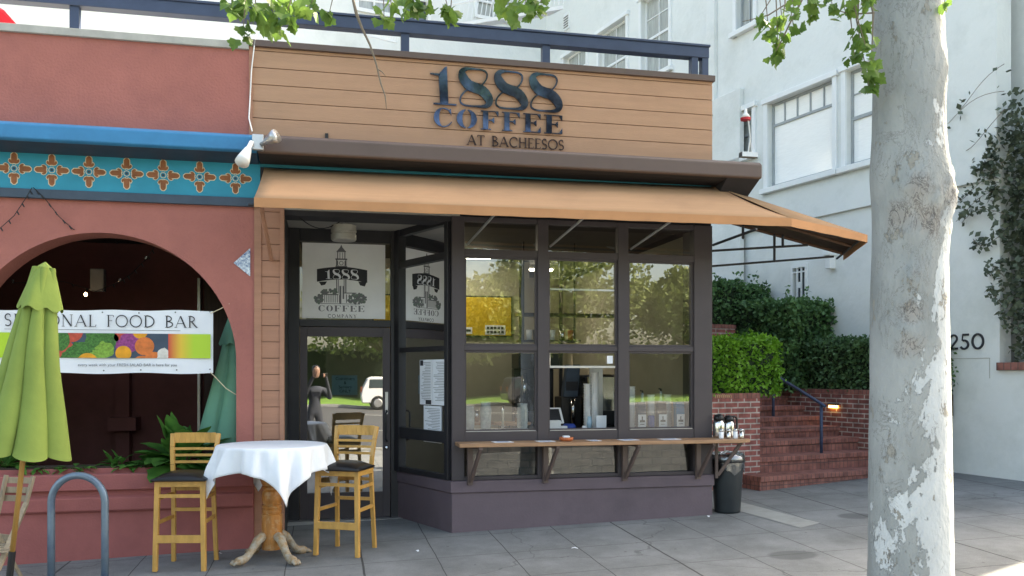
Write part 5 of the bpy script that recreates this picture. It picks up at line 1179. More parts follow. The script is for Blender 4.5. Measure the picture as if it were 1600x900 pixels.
slm = rooted('step_lamp', 2.3, 1.1, 1.1, 'small lit brass step lamp on the right brick wall', 'lamp')
mb = MB(); mb.box(2.27, 2.309, 1.13-.09, 1.13+.09, 1.105, 1.135); uvmesh(mb, 'hood', 'brown', slm)
mb = MB(); mb.box(2.275, 2.304, 1.13-.075, 1.13+.075, 1.07, 1.104); uvmesh(mb, 'lens', emis('warm_lamp', (1, .62, .16), 2.5), slm)
tr3 = rooted('brick_terrace_wall', .0, 5.2, 1.5, 'upper red brick terrace wall seen between hedges', 'wall')
mb = MB(); mb.box(-.4, 2.04, 2.95, 3.1, 1.0, 2.29); uvmesh(mb, 'wall', 'brick', tr3); mb = MB(); mb.box(-.4, 2.05, 2.94, 3.11, 2.29, 2.35); uvmesh(mb, 'cap', 'stepbrick', tr3)
mb = MB(); mb.box(-.1, 2.95, 3.11, 4.2, 1.2, 2.3); uvmesh(mb, 'soil', 'soil', tr3)
hr = rooted('handrail', 1.45, .9, .5, 'blue grey steel handrail on the brick steps', 'handrail')
ra, rb2 = Vector((1.42, .5, 1.16)), Vector((1.62, 1.72, 1.60))
mb = MB(UV); mb.tube([ra+Vector((-.02, -.08, -.03)), ra, rb2], .022, 10); mb.build('rail', 'rail', hr, smooth=True)
for q, zb3 in ((ra, .50), (rb2-Vector((0, .1, .04)), .93)):
    mb = MB(UV); mb.tube([(q.x, q.y, zb3), (q.x, q.y, q.z)], .021, 10); mb.build('post', 'rail', hr, smooth=True)
hg = 'clipped hedges around the brick stairs'
hedge('hedge', UV, -.78, .60, .36, 1.5, 1.30, 2.0, 9000, .055, 'leafH', 'bright green boxwood hedge on the left brick planter', hg, rnd_seed=1)
hedge('hedge', UV, -.1, 2.93, 3.12, 4.3, 2.3, 3.06, 8000, .07, 'leafM', 'dark rounded hedge at the top behind the upper brick wall', hg, rnd_seed=2, sprigs=5)
hedge('hedge', UV, 2.12, 2.98, 1.80, 3.08, 1.32, 2.68, 9000, .07, 'leafM', 'dark clipped hedge against the white wall beneath the barred window', hg, rnd_seed=3, sprigs=3)
hedge('hedge', UV, 2.36, 2.92, -.3, 1.78, 1.32, 2.05, 8000, .06, 'leafD', 'long dark hedge on the right brick planter wall', hg, rnd_seed=4, sprigs=3)

# ================================================================== WHITE APARTMENT BUILDING (frame s, n, z)
WO = Vector((7.186, .676, 0)); WD = Vector((-.23361, .97233, 0)); WN = Vector((-.97233, -.23361, 0))
WM = Matrix(((WD.x, WN.x, 0, WO.x), (WD.y, WN.y, 0, WO.y), (0, 0, 1, 0), (0, 0, 0, 1)))
ap = thing('apartment_building', WM @ Vector((3, 0, 0)), 'tall white stucco apartment building with sash windows rising behind the stairs', 'building')
def wbuild(mb, name, m_, par=None, **k): return mb.build(name, m_, par or ap, **k)
wins = [(2.985, 4.413, 4.68, 6.11), (1.45, 2.72, 4.68, 6.13), (4.79, 5.22, 5.35, 6.15), (4.76, 5.20, 7.6, 9.1), (8.73, 9.83, 7.62, 9.2), (7.2, 8.15, 7.62, 9.3), (10.4, 11.45, 7.62, 9.2), (2.9, 4.3, 8.2, 9.6), (1.3, 2.5, 8.2, 9.6)]
small = (3.62, 3.89, 2.72, 3.28)
# wall as grid of boxes around openings
def wall_with_holes(mb, s0, s1, z0, z1, n0, n1, holes):
    ss = sorted(set([s0, s1]+[v for h_ in holes for v in h_[:2] if s0 < v < s1])); zs = sorted(set([z0, z1]+[v for h_ in holes for v in h_[2:] if z0 < v < z1]))
    for i in range(len(ss)-1):
        for j in range(len(zs)-1):
            cs, cz = (ss[i]+ss[i+1])/2, (zs[j]+zs[j+1])/2
            if any(h_[0] < cs < h_[1] and h_[2] < cz < h_[3] for h_ in holes): continue
            mb.box(ss[i], ss[i+1], n0, n1, zs[j], zs[j+1])
mb = MB(WM); wall_with_holes(mb, .317, 12.6, 4.03, 12.5, -.22, .06, wins); wall_with_holes(mb, .317, 12.6, -.6, 4.03, -.22, .0, [small])
mb.box(-1.55, .317, -.6, 0, -.6, 1.60); mb.box(-1.55, .317, -1.0, -.62, 1.6, 12.5)  # out-of-view end stops where its shadow edge should cross the pavement
me_ob = wbuild(mb, 'wall', 'whitewall', recalc=False)
mb = MB(WM); mb.box(-1.55, 12.6, -2.0, -1.01, 12.0, 12.5); mb.box(-1.55, -1.4, -1.9, -1.01, -.6, 12.0); mb.box(.3, 12.6, -.6, -.5, -.6, 12.4); wbuild(mb, 'unseen_shadow_wall', 'whitewall')  # unseen end and top slabs sized to shape the building's shadow
mb = MB(WM); mb.box(5.02, 5.75, .06, .16, 3.2, 6.55); mb.box(5.74, 5.95, .06, .14, 6.3, 12.5); wbuild(mb, 'pilaster', 'whitewall', bevel=.01)
mb = MB(WM); mb.box(-1.55, .33, -.61, .05, 1.60, 1.70); uv_cap = wbuild(mb, 'brick_cap', 'stepbrick', bevel=.004)
mb = MB(WM); mb.tube([(.55, .03, 4.0), (.55, .03, 12)], .02, 8); wbuild(mb, 'downpipe', 'whitewall')
mb = MB(WM)
for a, b_, c, d in ((.447, 1.6, 1.755, 1.762), (.447, .454, 1.50, 1.755)): mb.box(a, b_, .0, .006, c, d)
wbuild(mb, 'plaster_panel_edge', 'coping')
for i, (s0, s1, z0, z1) in enumerate(wins):
    mb = MB(WM); f = .085
    mb.box(s0-f, s0, .055, .10, z0-f, z1+f); mb.box(s1, s1+f, .055, .10, z0-f, z1+f); mb.box(s0-f-.03, s1+f+.03, .055, .13, z1+.0, z1+f); mb.box(s0-f-.04, s1+f+.04, .055, .16, z0-f, z0); 
    w_ = wbuild(mb, 'window_frame', 'trim', bevel=.006)
    mb = MB(WM); q = .04; mb.box(s0, s0+q, -.06, -.02, z0, z1); mb.box(s1-q, s1, -.06, -.02, z0, z1); mb.box(s0+q, s1-q, -.06, -.02, z1-q, z1); mb.box(s0+q, s1-q, -.06, -.02, z0, z0+q*1.6)
    if i in (0, 7):
        zm = z1-.33*(z1-z0)*1.0; zm = z0+(z1-z0)*.74; mb.box(s0+q, s1-q, -.06, -.02, zm-.02, zm+.02)
        for k in range(1, 5): x = s0+(s1-s0)*k/5; mb.box(x-.012, x+.012, -.055, -.025, zm+.02, z1-q)
    else:
        zm = (z0+z1)/2; mb.box(s0+q, s1-q, -.06, -.015, zm-.025, zm+.025); x = (s0+s1)/2; mb.box(x-.012, x+.012, -.055, -.025, z0+q*1.6, zm-.025); mb.box(x-.012, x+.012, -.055, -.025, zm+.025, z1-q)
        mb.box(s0+q, x-.012, -.052, -.03, (zm+z1)/2-.01, (zm+z1)/2+.01); mb.box(x+.012, s1-q, -.052, -.03, (zm+z1)/2-.01, (zm+z1)/2+.01)
    mb.build('sash', 'trim' if i > 3 else mat('sash_grey', (.33, .36, .37), .5), w_)
    mb = MB(WM); mb.poly([(s0+q, -.045, z0+q), (s1-q, -.045, z0+q), (s1-q, -.045, z1-q), (s0+q, -.045, z1-q)]); mb.build('pane', 'blind' if i in (0, 1, 7, 8) else 'curtain', w_, recalc=False)
s0, s1, z0, z1 = small
mb = MB(WM); mb.box(s0-.04, s0, .0, .03, z0-.05, z1+.05); mb.box(s1, s1+.04, .0, .03, z0-.05, z1+.05); mb.box(s0, s1, 0, .03, z1, z1+.05); mb.box(s0, s1, 0, .05, z0-.05, z0); w_ = wbuild(mb, 'small_window_frame', 'trim')
mb = MB(WM); mb.poly([(s0, -.1, z0), (s1, -.1, z0), (s1, -.1, z1), (s0, -.1, z1)]); mb.build('pane', 'darkglass', w_, recalc=False)
mb = MB(WM)
for k in (1, 2): x = s0+(s1-s0)*k/3; mb.box(x-.012, x+.012, .0, .02, z0, z1)
mb.box(s0, s1, .0, .018, z0+.06, z0+.08); mb.box(s0, s1, 0, .018, z1-.08, z1-.06); mb.lathe([(.03,0),(.05,0),(.05,.01),(.03,.01)], (0,0,0), 14, L=Matrix.Translation(((s0+s1)/2, .01, (z0+z1)/2)) @ Matrix.Rotation(R(90), 4, 'X')); mb.build('grille', 'trim', w_)
mb = MB(WM); mb.box(11.2, 11.45, .06, .09, 9.85, 10.25)
for k in range(5): mb.box(11.22, 11.43, .09, .10, 9.9+k*.06, 9.92+k*.06, 1)
wbuild(mb, 'wall_vent', ['trim', 'intd'])
nm_ = thing('house_number', WM @ Vector((.75, 0, 1.9)), 'black metal house number 250 on the white wall', 'house number')
mb = MB(WM); lettering(mb, '250', -1.02, 1.885, .185, .028, lambda x, z, d: Vector((-x, .002+d, z)), .012, gap=.16, width=.50); mb.build('digits', 'ink', nm_)
wl = thing('wall_lantern', WM @ Vector((3.05, .0, 3.3)), 'small white wall lantern on the white building', 'lamp')
mb = MB(WM); mb.box(2.98, 3.12, 0, .16, 3.38, 3.46); mb.build('hood', 'trim', wl, bevel=.01); mb = MB(WM); mb.box(3.0, 3.10, 0.0, .12, 3.18, 3.38); mb.build('housing', 'trim', wl, bevel=.01)
# rear wing
rw = thing('rear_apartment_wing', WM @ Vector((12.4, 3, 0)), 'far white wing of the apartment block behind the roof terrace', 'building')
RWO = WM @ Vector((12.4, 0, 0)); RM = Matrix(((WN.x, -WD.x, 0, RWO.x), (WN.y, -WD.y, 0, RWO.y), (0, 0, 1, 0), (0, 0, 0, 1)))   # x to the left, y toward the street
def RP(px, py):
    d = ray(px, py); dx, dy = CX-RWO.x, CY-RWO.y; a = dx*-WD.x+dy*-WD.y; b_ = d[0]*-WD.x+d[1]*-WD.y; t = -a/b_
    X_, Y2 = dx+t*d[0], dy+t*d[1]; return X_*WN.x+Y2*WN.y, H+t*d[2]
mb = MB(RM); rwin = []
for x0_, x1_, y0_, y1_ in ((632, 668, -60, 45), (745, 800, -30, 34), (560, 612, -70, 22)):
    a = RP(x0_, y0_); c = RP(x1_, y1_); rwin.append((c[0], a[0], c[1], a[1]))
ss = wall_with_holes(mb, -.3, 26, -.5, 14, -.3, 0, rwin); mb.build('wall', 'whitewall', rw, recalc=False)
for k, (a, b_, c, d) in enumerate(rwin):
    mb = MB(RM); mb.box(a-.07, a, 0, .05, c-.07, d+.07); mb.box(b_, b_+.07, 0, .05, c-.07, d+.07); mb.box(a, b_, 0, .05, c-.08, c); mb.box(a, b_, 0, .05, d, d+.07); mb.box((a+b_)/2-.02, (a+b_)/2+.02, -.1, -.06, c, d); mb.box(a, b_, -.1, -.06, c+(d-c)*.45, c+(d-c)*.45+.05); w_ = mb.build('window_frame', 'trim', rw)
    mb = MB(RM); mb.poly([(a, -.12, c), (b_, -.12, c), (b_, -.12, d), (a, -.12, d)]); mb.build('pane', 'darkglass' if k == 0 else 'curtain', w_, recalc=False)
# far left side wing, its wall angled to catch the sun
mb = MB(); p1 = at_depth(132, 60, 15); p2 = at_depth(395, 60, 13.4)
mb.prism([(p1.x, p1.y, 0), (p2.x, p2.y+3.2, 0), (p2.x-1, p2.y+4.5, 0), (p1.x-1, p1.y+4, 0)], (0, 0, 7.6)); mb.build('sun_angled_wing', 'whitewall', rw)
# terrace awnings (wire shelf like canopy) and white lean-to roof
tw_ = thing('terrace_canopy', at_depth(555, 55, 14), 'white lattice canopy edge on the white rear wing', 'canopy', 'lattice canopies behind the railing')
mb = MB(); a = at_depth(470, 30, 14); b_ = at_depth(620, 66, 13.6)
for k in range(40):
    p = a.lerp(b_, k/39); mb.bar(p, p+Vector((.05, -.0, .18)), .012)
mb.bar(a, b_, .03); mb.bar(a+Vector((0, 0, .18)), b_+Vector((0, 0, .18)), .03); mb.bar(a+Vector((0, 0, .45)), b_+Vector((0, 0, .6)), .025); mb.bar(a+Vector((0, 0, .8)), b_+Vector((0, 0, 1.1)), .02); mb.build('lattice', 'trim', tw_)
tw2 = thing('terrace_canopy', at_depth(760, 30, 15), 'white sloped canopy roof with lattice over the terrace door', 'canopy', 'lattice canopies behind the railing')
a = at_depth(700, 44, 14.2); b_ = at_depth(880, 14, 14.2); mb = MB(); mb.prism([a, b_, b_+Vector((0, .9, .25)), a+Vector((0, .9, .25))], (0, 0, .06)); mb.build('roof', 'white', tw2)
mb = MB(); 
for k in range(26): p = a.lerp(b_, k/25); mb.bar(p+Vector((0, 0, .08)), p+Vector((.05, 0, .38)), .012)
mb.bar(a+Vector((0, 0, .38)), b_+Vector((0, 0, .42)), .03); mb.build('lattice', 'trim', tw2)
# roof terrace floor
mb = MB(); mb.box(-7.5, 2.4, .4, 9, 3.42, 3.46); struct(mb.build('roof_terrace_floor', 'coping'))

# vine on the recessed wall
vn = thing('climbing_vine', WM @ Vector((0, 0, 1.7)), 'dark green climbing vine covering the recessed white wall at right', 'vine')
rr = random.Random(12); mb = MB(WM); st_ = MB(WM)
for i in range(7000):
    z = rr.uniform(1.72, 5.2); s_ = .30-rr.random()**.9*1.5; edge = noise.noise(Vector((z*1.3, 0, 3)))*.15+(.10 if 3.2 < z < 4.6 else 0)-(.28 if 2.9 > z > 1.9 else 0)*.25
    if z > 4.4 and rr.random() < (z-4.4)/.9: continue
    if z < 2.1 and s_ > .2 : continue
    s_ += edge*(.5 if z < 3 else 1); n_v = -.25+.32*rr.random()+.1*noise.noise(Vector((s_*3, z*3, 1)))
    if s_ > .3: n_v = .08+.06*rr.random()
    cards(mb, Vector((s_, n_v, z)), rr.uniform(.06, .11), rnd=rr)
for k, (z, sp2, dz2) in enumerate(((3.55, .62, .1), (3.75, .70, .30), (4.05, .75, .45), (3.3, .45, -.05), (4.3, .5, .5), (2.5, .18, -.1), (2.8, .2, .1), (5.0, .9, .3), (5.3, .7, .6), (4.8, .6, .9))):
    a = Vector((.2, .08, z)); path = [a+Vector((sp2*t, .05*math.sin(t*4), -dz2*.3*t+.12*math.sin(t*3+k))) for t in [j/8 for j in range(9)]]; st_.tube(path, .004, 4)
    dens = 46 if k < 7 else 6
    for j in range(dens):
        t = rr.random(); p = path[int(t*8)]; cards(mb, p+Vector((rr.gauss(0, .03), .03+rr.gauss(0, .02), rr.gauss(0, .05))), rr.uniform(.05, .1), rnd=rr)
mb.build('leaves', leafmat('vine_leaf', (.055, .075, .05), (.12, .15, .10), .2), vn, recalc=False); st_.build('stem', 'twig', vn)

# ================================================================== STREET PLANE TREE
tcx, tcy = 2.105, -3.97; tgz = g(tcx, tcy)
tree = thing('plane_tree', (tcx, tcy, tgz), 'mottled grey plane tree trunk on the pavement at right with leafy overhanging twigs', 'tree')
bark = bpy.data.materials.new('plane_bark'); bark.use_nodes = True; n = bark.node_tree.nodes; l = bark.node_tree.links; b = n['Principled BSDF']; b.inputs['Roughness'].default_value = .8
tc = n.new('ShaderNodeTexCoord'); mp = n.new('ShaderNodeMapping'); mp.inputs['Scale'].default_value = (1, 1, .55); l.new(tc.outputs['Object'], mp.inputs[0])
def nz(scale, detail, rough_=.6, dist=0):
    q = n.new('ShaderNodeTexNoise'); q.inputs['Scale'].default_value = scale; q.inputs['Detail'].default_value = detail; q.inputs['Roughness'].default_value = rough_; q.inputs['Distortion'].default_value = dist; l.new(mp.outputs[0], q.inputs['Vector']); return q.outputs[0]
def ramp(src, p0, p1, c0, c1):
    q = n.new('ShaderNodeValToRGB'); q.color_ramp.elements[0].position = p0; q.color_ramp.elements[1].position = p1; q.color_ramp.elements[0].color = (*c0, 1); q.color_ramp.elements[1].color = (*c1, 1); l.new(src, q.inputs[0]); return q.outputs[0]
sp = n.new('ShaderNodeSeparateXYZ'); l.new(tc.outputs['Object'], sp.inputs[0])
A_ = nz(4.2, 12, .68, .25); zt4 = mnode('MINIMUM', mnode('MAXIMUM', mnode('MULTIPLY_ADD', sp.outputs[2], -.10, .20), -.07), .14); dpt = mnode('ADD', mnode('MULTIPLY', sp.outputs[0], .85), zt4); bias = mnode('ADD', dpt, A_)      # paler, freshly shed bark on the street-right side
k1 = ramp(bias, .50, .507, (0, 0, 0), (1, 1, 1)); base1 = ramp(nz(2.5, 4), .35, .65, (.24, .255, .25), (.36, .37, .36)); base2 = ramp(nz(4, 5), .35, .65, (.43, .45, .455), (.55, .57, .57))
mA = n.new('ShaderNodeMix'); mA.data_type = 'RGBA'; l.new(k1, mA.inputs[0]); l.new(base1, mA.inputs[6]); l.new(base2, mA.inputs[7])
k2 = ramp(nz(9, 12, .68), .62, .63, (0, 0, 0), (1, 1, 1)); mB = n.new('ShaderNodeMix'); mB.data_type = 'RGBA'; l.new(k2, mB.inputs[0]); l.new(mA.outputs[2], mB.inputs[6]); mB.inputs[7].default_value = (.30, .285, .25, 1)
k3 = ramp(nz(22, 10, .65), .68, .69, (0, 0, 0), (1, 1, 1)); mC = n.new('ShaderNodeMix'); mC.data_type = 'RGBA'; l.new(k3, mC.inputs[0]); l.new(mB.outputs[2], mC.inputs[6]); mC.inputs[7].default_value = (.18, .17, .16, 1)
prev = mC.outputs[2]; ringh = None
toc = math.atan2(CY-tcy, CX-tcx)
for ka, kz, kr in ((toc+.15, 2.60, .10), (toc+.1, 2.12, .055), (toc+.05, 1.92, .08), (toc+.0, 1.72, .09), (toc+1.35, 2.58, .15), (toc-.2, 2.45, .12), (toc+.5, 2.42, .12)):
    vd = n.new('ShaderNodeVectorMath'); vd.operation = 'DISTANCE'; l.new(tc.outputs['Object'], vd.inputs[0]); vd.inputs[1].default_value = (.215*math.cos(ka), .215*math.sin(ka), kz)
    dd = mnode('MULTIPLY_ADD', nz(8, 10, .7), .22, mnode('ADD', vd.outputs['Value'], -.11)); fall = mnode('MAXIMUM', mnode('SUBTRACT', 1, mnode('DIVIDE', dd, kr)), 0)
    q2 = n.new('ShaderNodeMix'); q2.data_type = 'RGBA'; l.new(mnode('MINIMUM', mnode('MULTIPLY', fall, .8), .6), q2.inputs[0]); l.new(prev, q2.inputs[6]); q2.inputs[7].default_value = (.29, .25, .215, 1)
    gr = mnode('LESS_THAN', mnode('ABSOLUTE', mnode('SUBTRACT', nz(16, 10, .7, 1.2), .5)), .022)
    q = n.new('ShaderNodeMix'); q.data_type = 'RGBA'; l.new(mnode('MULTIPLY', gr, mnode('MINIMUM', mnode('MULTIPLY', fall, 1.6), .85)), q.inputs[0]); l.new(q2.outputs[2], q.inputs[6]); q.inputs[7].default_value = (.10, .09, .085, 1); prev = q.outputs[2]
crk = mnode('LESS_THAN', mnode('ABSOLUTE', mnode('SUBTRACT', nz(7, 12, .75, .6), .5)), .006)
crk = mnode('MULTIPLY', crk, mnode('GREATER_THAN', nz(3, 3), .5)); q = n.new('ShaderNodeMix'); q.data_type = 'RGBA'; l.new(mnode('MULTIPLY', crk, .75), q.inputs[0]); l.new(prev, q.inputs[6]); q.inputs[7].default_value = (.13, .12, .11, 1)
l.new(q.outputs[2], b.inputs['Base Color']); bp = n.new('ShaderNodeBump'); bp.inputs['Strength'].default_value = .9; bp.inputs['Distance'].default_value = .012
l.new(mnode('ADD', mnode('MULTIPLY', k1, -.5), mnode('ADD', mnode('MULTIPLY', k2, .4), nz(40, 4))), bp.inputs['Height']); l.new(bp.outputs[0], b.inputs['Normal'])
mb = MB(); NS = 72; zs_ = [i*.035-.1 for i in range(170)]; vs = []
toc = math.atan2(CY-tcy, CX-tcx)    # direction to the street side viewer
knots = [(toc+1.40, 2.62, .15, .034), (toc+1.2, 2.48, .15, .012), (toc+.15, 2.60, .10, .026), (toc+.1, 2.12, .06, .022), (toc+.0, 1.82, .05, .012), (toc+.05, 2.38, .05, .012), (toc+1.2, 3.3, .12, .012)]
for z in zs_:
    r0 = .218-.0045*z+.06*math.exp(-max(z, 0)/.18)+.010*math.sin(z*1.1+1); r0 += .012*math.exp(-((z-2.72)/.16)**2)
    for k in range(NS):
        a = 2*math.pi*k/NS; rad = r0+.006*noise.noise(Vector((math.cos(a)*2, math.sin(a)*2, z*1.5)))+.003*noise.noise(Vector((math.cos(a)*7, math.sin(a)*7, z*7)))
        for ka, kz, ks, kh in knots:
            da = (a-ka+math.pi) % (2*math.pi)-math.pi; d2 = math.sqrt((da*.21)**2+(z-kz+tgz*-1)**2)
            rad += kh*math.exp(-(d2/ks)**2)
            if kh > .011: rad += .007*noise.noise(Vector((math.cos(a)*14, math.sin(a)*14, z*16)))*math.exp(-(d2/(ks*1.3))**2)*2
        vs.append((tcx+rad*math.cos(a)-.004*z, tcy+rad*math.sin(a), tgz+z))
mb.add(vs, [(i*NS+k, i*NS+(k+1) % NS, (i+1)*NS+(k+1) % NS, (i+1)*NS+k) for i in range(len(zs_)-1) for k in range(NS)]); trk = mb.build('trunk', bark, tree, smooth=True, recalc=False)
# limbs above the frame
rr = random.Random(21); limb = MB(); top = Vector((tcx-.02, tcy, tgz+5.7)); tips = []
for a, ln, up in ((200, 3.8, .25), (165, 3.6, .45), (20, 3.0, .5), (90, 2.8, .6), (300, 2.8, .6), (250, 3.0, .5)):
    a = R(a); d = Vector((math.cos(a), math.sin(a), up)).normalized(); p = top+Vector((0, 0, -.5)); path = [p]
    for k in range(8): d = (d+Vector((rr.gauss(0, .1), rr.gauss(0, .1), rr.gauss(0, .06)))).normalized(); p = p+d*ln/8; path.append(p)
    limb.tube(path, [.10-.088*k/8 for k in range(9)], 8); tips += path[3:]
limb.build('limb', bark, tree, smooth=True)
lv = MB()
class TW:
    def tube(self, p, r0, n_): m_ = MB(); m_.tube(p, r0, n_); m_.build('twig', 'twig', tree, smooth=True)
tg = TW()
for p in tips:
    for k in range(34):
        q = p+Vector((rr.gauss(0, .45), rr.gauss(0, .45), abs(rr.gauss(0, .35))+.1)); leaf(lv, q, rr.uniform(.10, .17), MAPLE, rnd=rr)
def hang(px, py, n_, spread, dep, sz=.062, src=None):
    c = at_depth(px, py, dep)
    s0_ = at_depth(*(src if src else (px+rr.uniform(-20, 20), -60)), dep+.1)
    tg.tube([s0_, s0_.lerp(c, .5)+Vector((rr.gauss(0, .03), 0, .02)), c], [.006, .004, .002], 5)
    for k in range(int(n_*1.6)):
        q = c+Vector((rr.gauss(0, spread), rr.gauss(0, spread), rr.gauss(0, spread*.75))); leaf(lv, q, sz*rr.uniform(.7, 1.3), MAPLE, droop=(0, -.2, 0), rnd=rr)
for px, py, n_, sprd in ((372, 6, 7, .03), (400, 22, 9, .045), (430, 40, 8, .04), (380, 48, 5, .025), (418, 12, 8, .05), (460, 16, 8, .035), (485, 8, 5, .03), (515, 18, 3, .02), (445, 30, 5, .03), (600, 25, 4, .02), (612, 12, 5, .03), (640, 6, 8, .045), (655, 2, 6, .04), (700, 14, 6, .02), (703, 28, 3, .012), (790, 4, 6, .04), (820, 6, 8, .04), (845, 4, 7, .04), (375, -4, 8, .05), (440, -4, 9, .07), (640, -8, 8, .06), (810, -8, 9, .07)): hang(px, py, n_, sprd, 4.6+rr.uniform(-.15, .15))
for px, py, n_, sprd in ((1200, 40, 8, .03), (1215, 62, 5, .025), (1215, 82, 6, .025), (1222, 30, 5, .02), (1240, 12, 6, .035), (1262, 6, 6, .03), (1268, 22, 3, .012), (1300, 6, 7, .035), (1320, 16, 8, .035), (1345, 8, 8, .035), (1340, 50, 8, .035), (1352, 70, 7, .03), (1335, 85, 6, .03), (1362, 95, 6, .025), (1360, 118, 6, .022), (1358, 135, 5, .018), (1185, 30, 3, .02), (1476, 6, 2, .01), (1240, 42, 3, .02)): hang(px, py, n_, sprd, 4.75+rr.uniform(-.12, .1), sz=.055)
tg.tube([at_depth(1262, -20, 4.75), at_depth(1248, 10, 4.75), at_depth(1235, 35, 4.75), at_depth(1222, 62, 4.75), at_depth(1212, 80, 4.75)], [.008, .006, .005, .004, .002], 5)
tg.tube([at_depth(1160, 34, 4.75), at_depth(1200, 24, 4.75), at_depth(1248, -6, 4.75)], [.002, .004, .005], 5)
tg.tube([at_depth(1366, 20, 4.75), at_depth(1330, 22, 4.75), at_depth(1300, 14, 4.75)], [.005, .004, .002], 5)
tg.tube([at_depth(x, y, 4.6) for x, y in ((548, -20), (553, 6), (557, 22), (566, 45), (578, 70), (588, 100), (595, 130), (602, 150), (604, 170))], [.009, .008, .009, .007, .006, .005, .005, .004, .002], 6)
tg.tube([at_depth(x, y, 4.6) for x, y in ((590, 108), (597, 112), (603, 120))], [.003, .003, .001], 4)
lv.build('crown', 'leafA', tree, recalc=False)

# ================================================================== SMALL LITTER
for px, py, lab in ((652, 862, 'curled white paper scrap near the splayed window base'), (898, 858, 'small pale leaf scrap on the pavement in front of the shop'), (1107, 808, 'torn white scrap by the trash can'), (342, 866, 'flattened clear cup lid by the red wall')):
    d = ray(px, py); t = 6
    for _ in range(40): t = (g(CX+t*d[0], CY+t*d[1])-H)/d[2]
    x, y = CX+t*d[0], CY+t*d[1]; mb = MB(); Lm = Matrix.Translation((x, y, g(x, y)+.006)) @ Matrix.Rotation(px, 4, 'Z')
    mb.add([(-.03, -.008, 0), (0, -.014, .008), (.03, -.004, .0), (.026, .012, .003), (0, .012, .012), (-.028, .01, .004)], [(0, 1, 4, 5), (1, 2, 3, 4)], L=Lm); tag(mb.build('litter', 'paper'), lab, 'litter')

# ================================================================== ACROSS THE ROAD (seen reflected in the glass)
def street_tree(x, y, h_, r0, lab, seed):
    rr = random.Random(seed); t = thing('street_tree', (x, y, zr), lab, 'tree', 'trees across the road'); mb = MB()
    path = [Vector((x+rr.gauss(0, .05)*k, y, zr+h_*.5*k/5)) for k in range(6)]; mb.tube(path, [.28, .24, .2, .17, .15, .1], 10)
    for k in range(6):
        a = k*1.05; mb.tube([path[3], path[4]+Vector((math.cos(a)*r0*.4, math.sin(a)*r0*.4, .6)), path[5]+Vector((math.cos(a)*r0*.75, math.sin(a)*r0*.75, h_*.2))], [.12, .08, .03], 6)
    mb.build('trunk', 'twig', t, smooth=True); mb = MB(); cl_ = [(rr.uniform(-1, 1), rr.uniform(-1, 1), rr.uniform(-.7, 1), rr.uniform(.35, .6)) for _ in range(16)]
    for k in range(9000):
        c = cl_[k % 16]; v = Vector((rr.gauss(0, 1), rr.gauss(0, 1), rr.gauss(0, 1))).normalized()*c[3]*rr.uniform(.55, 1.05)
        p = Vector((x+(c[0]*.75+v.x)*r0, y+(c[1]*.75+v.y)*r0, zr+h_*.60+(c[2]*.6+v.z)*h_*.36)); cards(mb, p, rr.uniform(.28, .52), rnd=rr)
    mb.build('crown', 'leafT', t, recalc=False)
labs = ['across the road furthest left', 'second from the left across the road', 'third from the left across the road', 'fourth from the left across the road', 'fifth from the left across the road', 'sixth from the left across the road', 'seventh from the left across the road', 'furthest right across the road']
for i, (x, y, h_, r0) in enumerate(((-26, -52, 9, 4.5), (-17, -55, 10, 5), (-8, -50, 7, 3.4), (3, -54, 11, 5), (11, -50, 9, 4.6), (20, -53, 12, 5.4), (30, -52, 11, 5), (40, -54, 12, 6))): street_tree(x, y, h_, r0, 'leafy tree '+labs[i], 40+i)
hedge('hedge', I4, -60, 60, -60, -58, zr+.1, 3.2, 9000, .6, 'leafT', 'long tall hedge at the back of the lawn across the road', None, rnd_seed=9, rough=.2)
# parked SUV opposite
def suv(x, y, rz, paint, lab):
    t = thing('parked_car', (x, y, zr+.02), lab, 'car', 'cars parked across the road', rz); m_ = mat('car_paint', paint, .3, var=.03, coat=.6)
    side = [(-2.2,.35),(-2.25,.75),(-2.2,1.05),(-1.95,1.62),(-1.75,1.72),(.35,1.72),(.6,1.66),(1.25,1.08),(2.1,.95),(2.25,.75),(2.25,.38)]
    mb = MB(); mb.prism([(a, -.9, b_) for a, b_ in side], (0, 1.8, 0)); mb.build('body', m_, t, bevel=.06, local=True)
    for a0, a1 in ((-1.85, -1.0), (-.92, -.05)): mb = MB(); mb.box(a0, a1, -.91, .91, 1.08, 1.58); mb.build('window', 'darkglass', t, bevel=.03, local=True)
    mb = MB(); mb.prism([(.03, -.91, 1.08), (1.05, -.91, 1.08), (.55, -.91, 1.56), (.03, -.91, 1.58)], (0, 1.82, 0)); mb.build('window', 'darkglass', t, local=True)
    for wx in (-1.35, 1.4):
        for s_ in (-1, 1):
            mb = MB(); mb.lathe([(0,-.1),(.33,-.1),(.36,-.06),(.36,.06),(.33,.1),(0,.1)], (0,0,0), 24, L=Matrix.Translation((wx, s_*.86, .36)) @ Matrix.Rotation(R(90), 4, 'X')); w_ = mb.build('wheel', 'black', t, local=True)
            mb = MB(); mb.lathe([(0,-.11),(.2,-.11),(.22,-.10),(.22,.10),(.2,.11),(0,.11)], (0,0,0), 16, L=Matrix.Translation((wx, s_*.86, .36)) @ Matrix.Rotation(R(90), 4, 'X')); mb.build('rim', 'alu', w_, local=True)
    mb = MB(); mb.box(-2.26, -2.2, -.8, -.6, .9, 1.2); mb.box(-2.26, -2.2, .6, .8, .9, 1.2); mb.build('tail_light', 'terra', t, local=True)
suv(3.0, -38.5, 0, (.75, .75, .75), 'white sport utility car parked across the road')
suv(13.2, -38.5, 0, (.05, .05, .055), 'black sport utility car parked across the road')

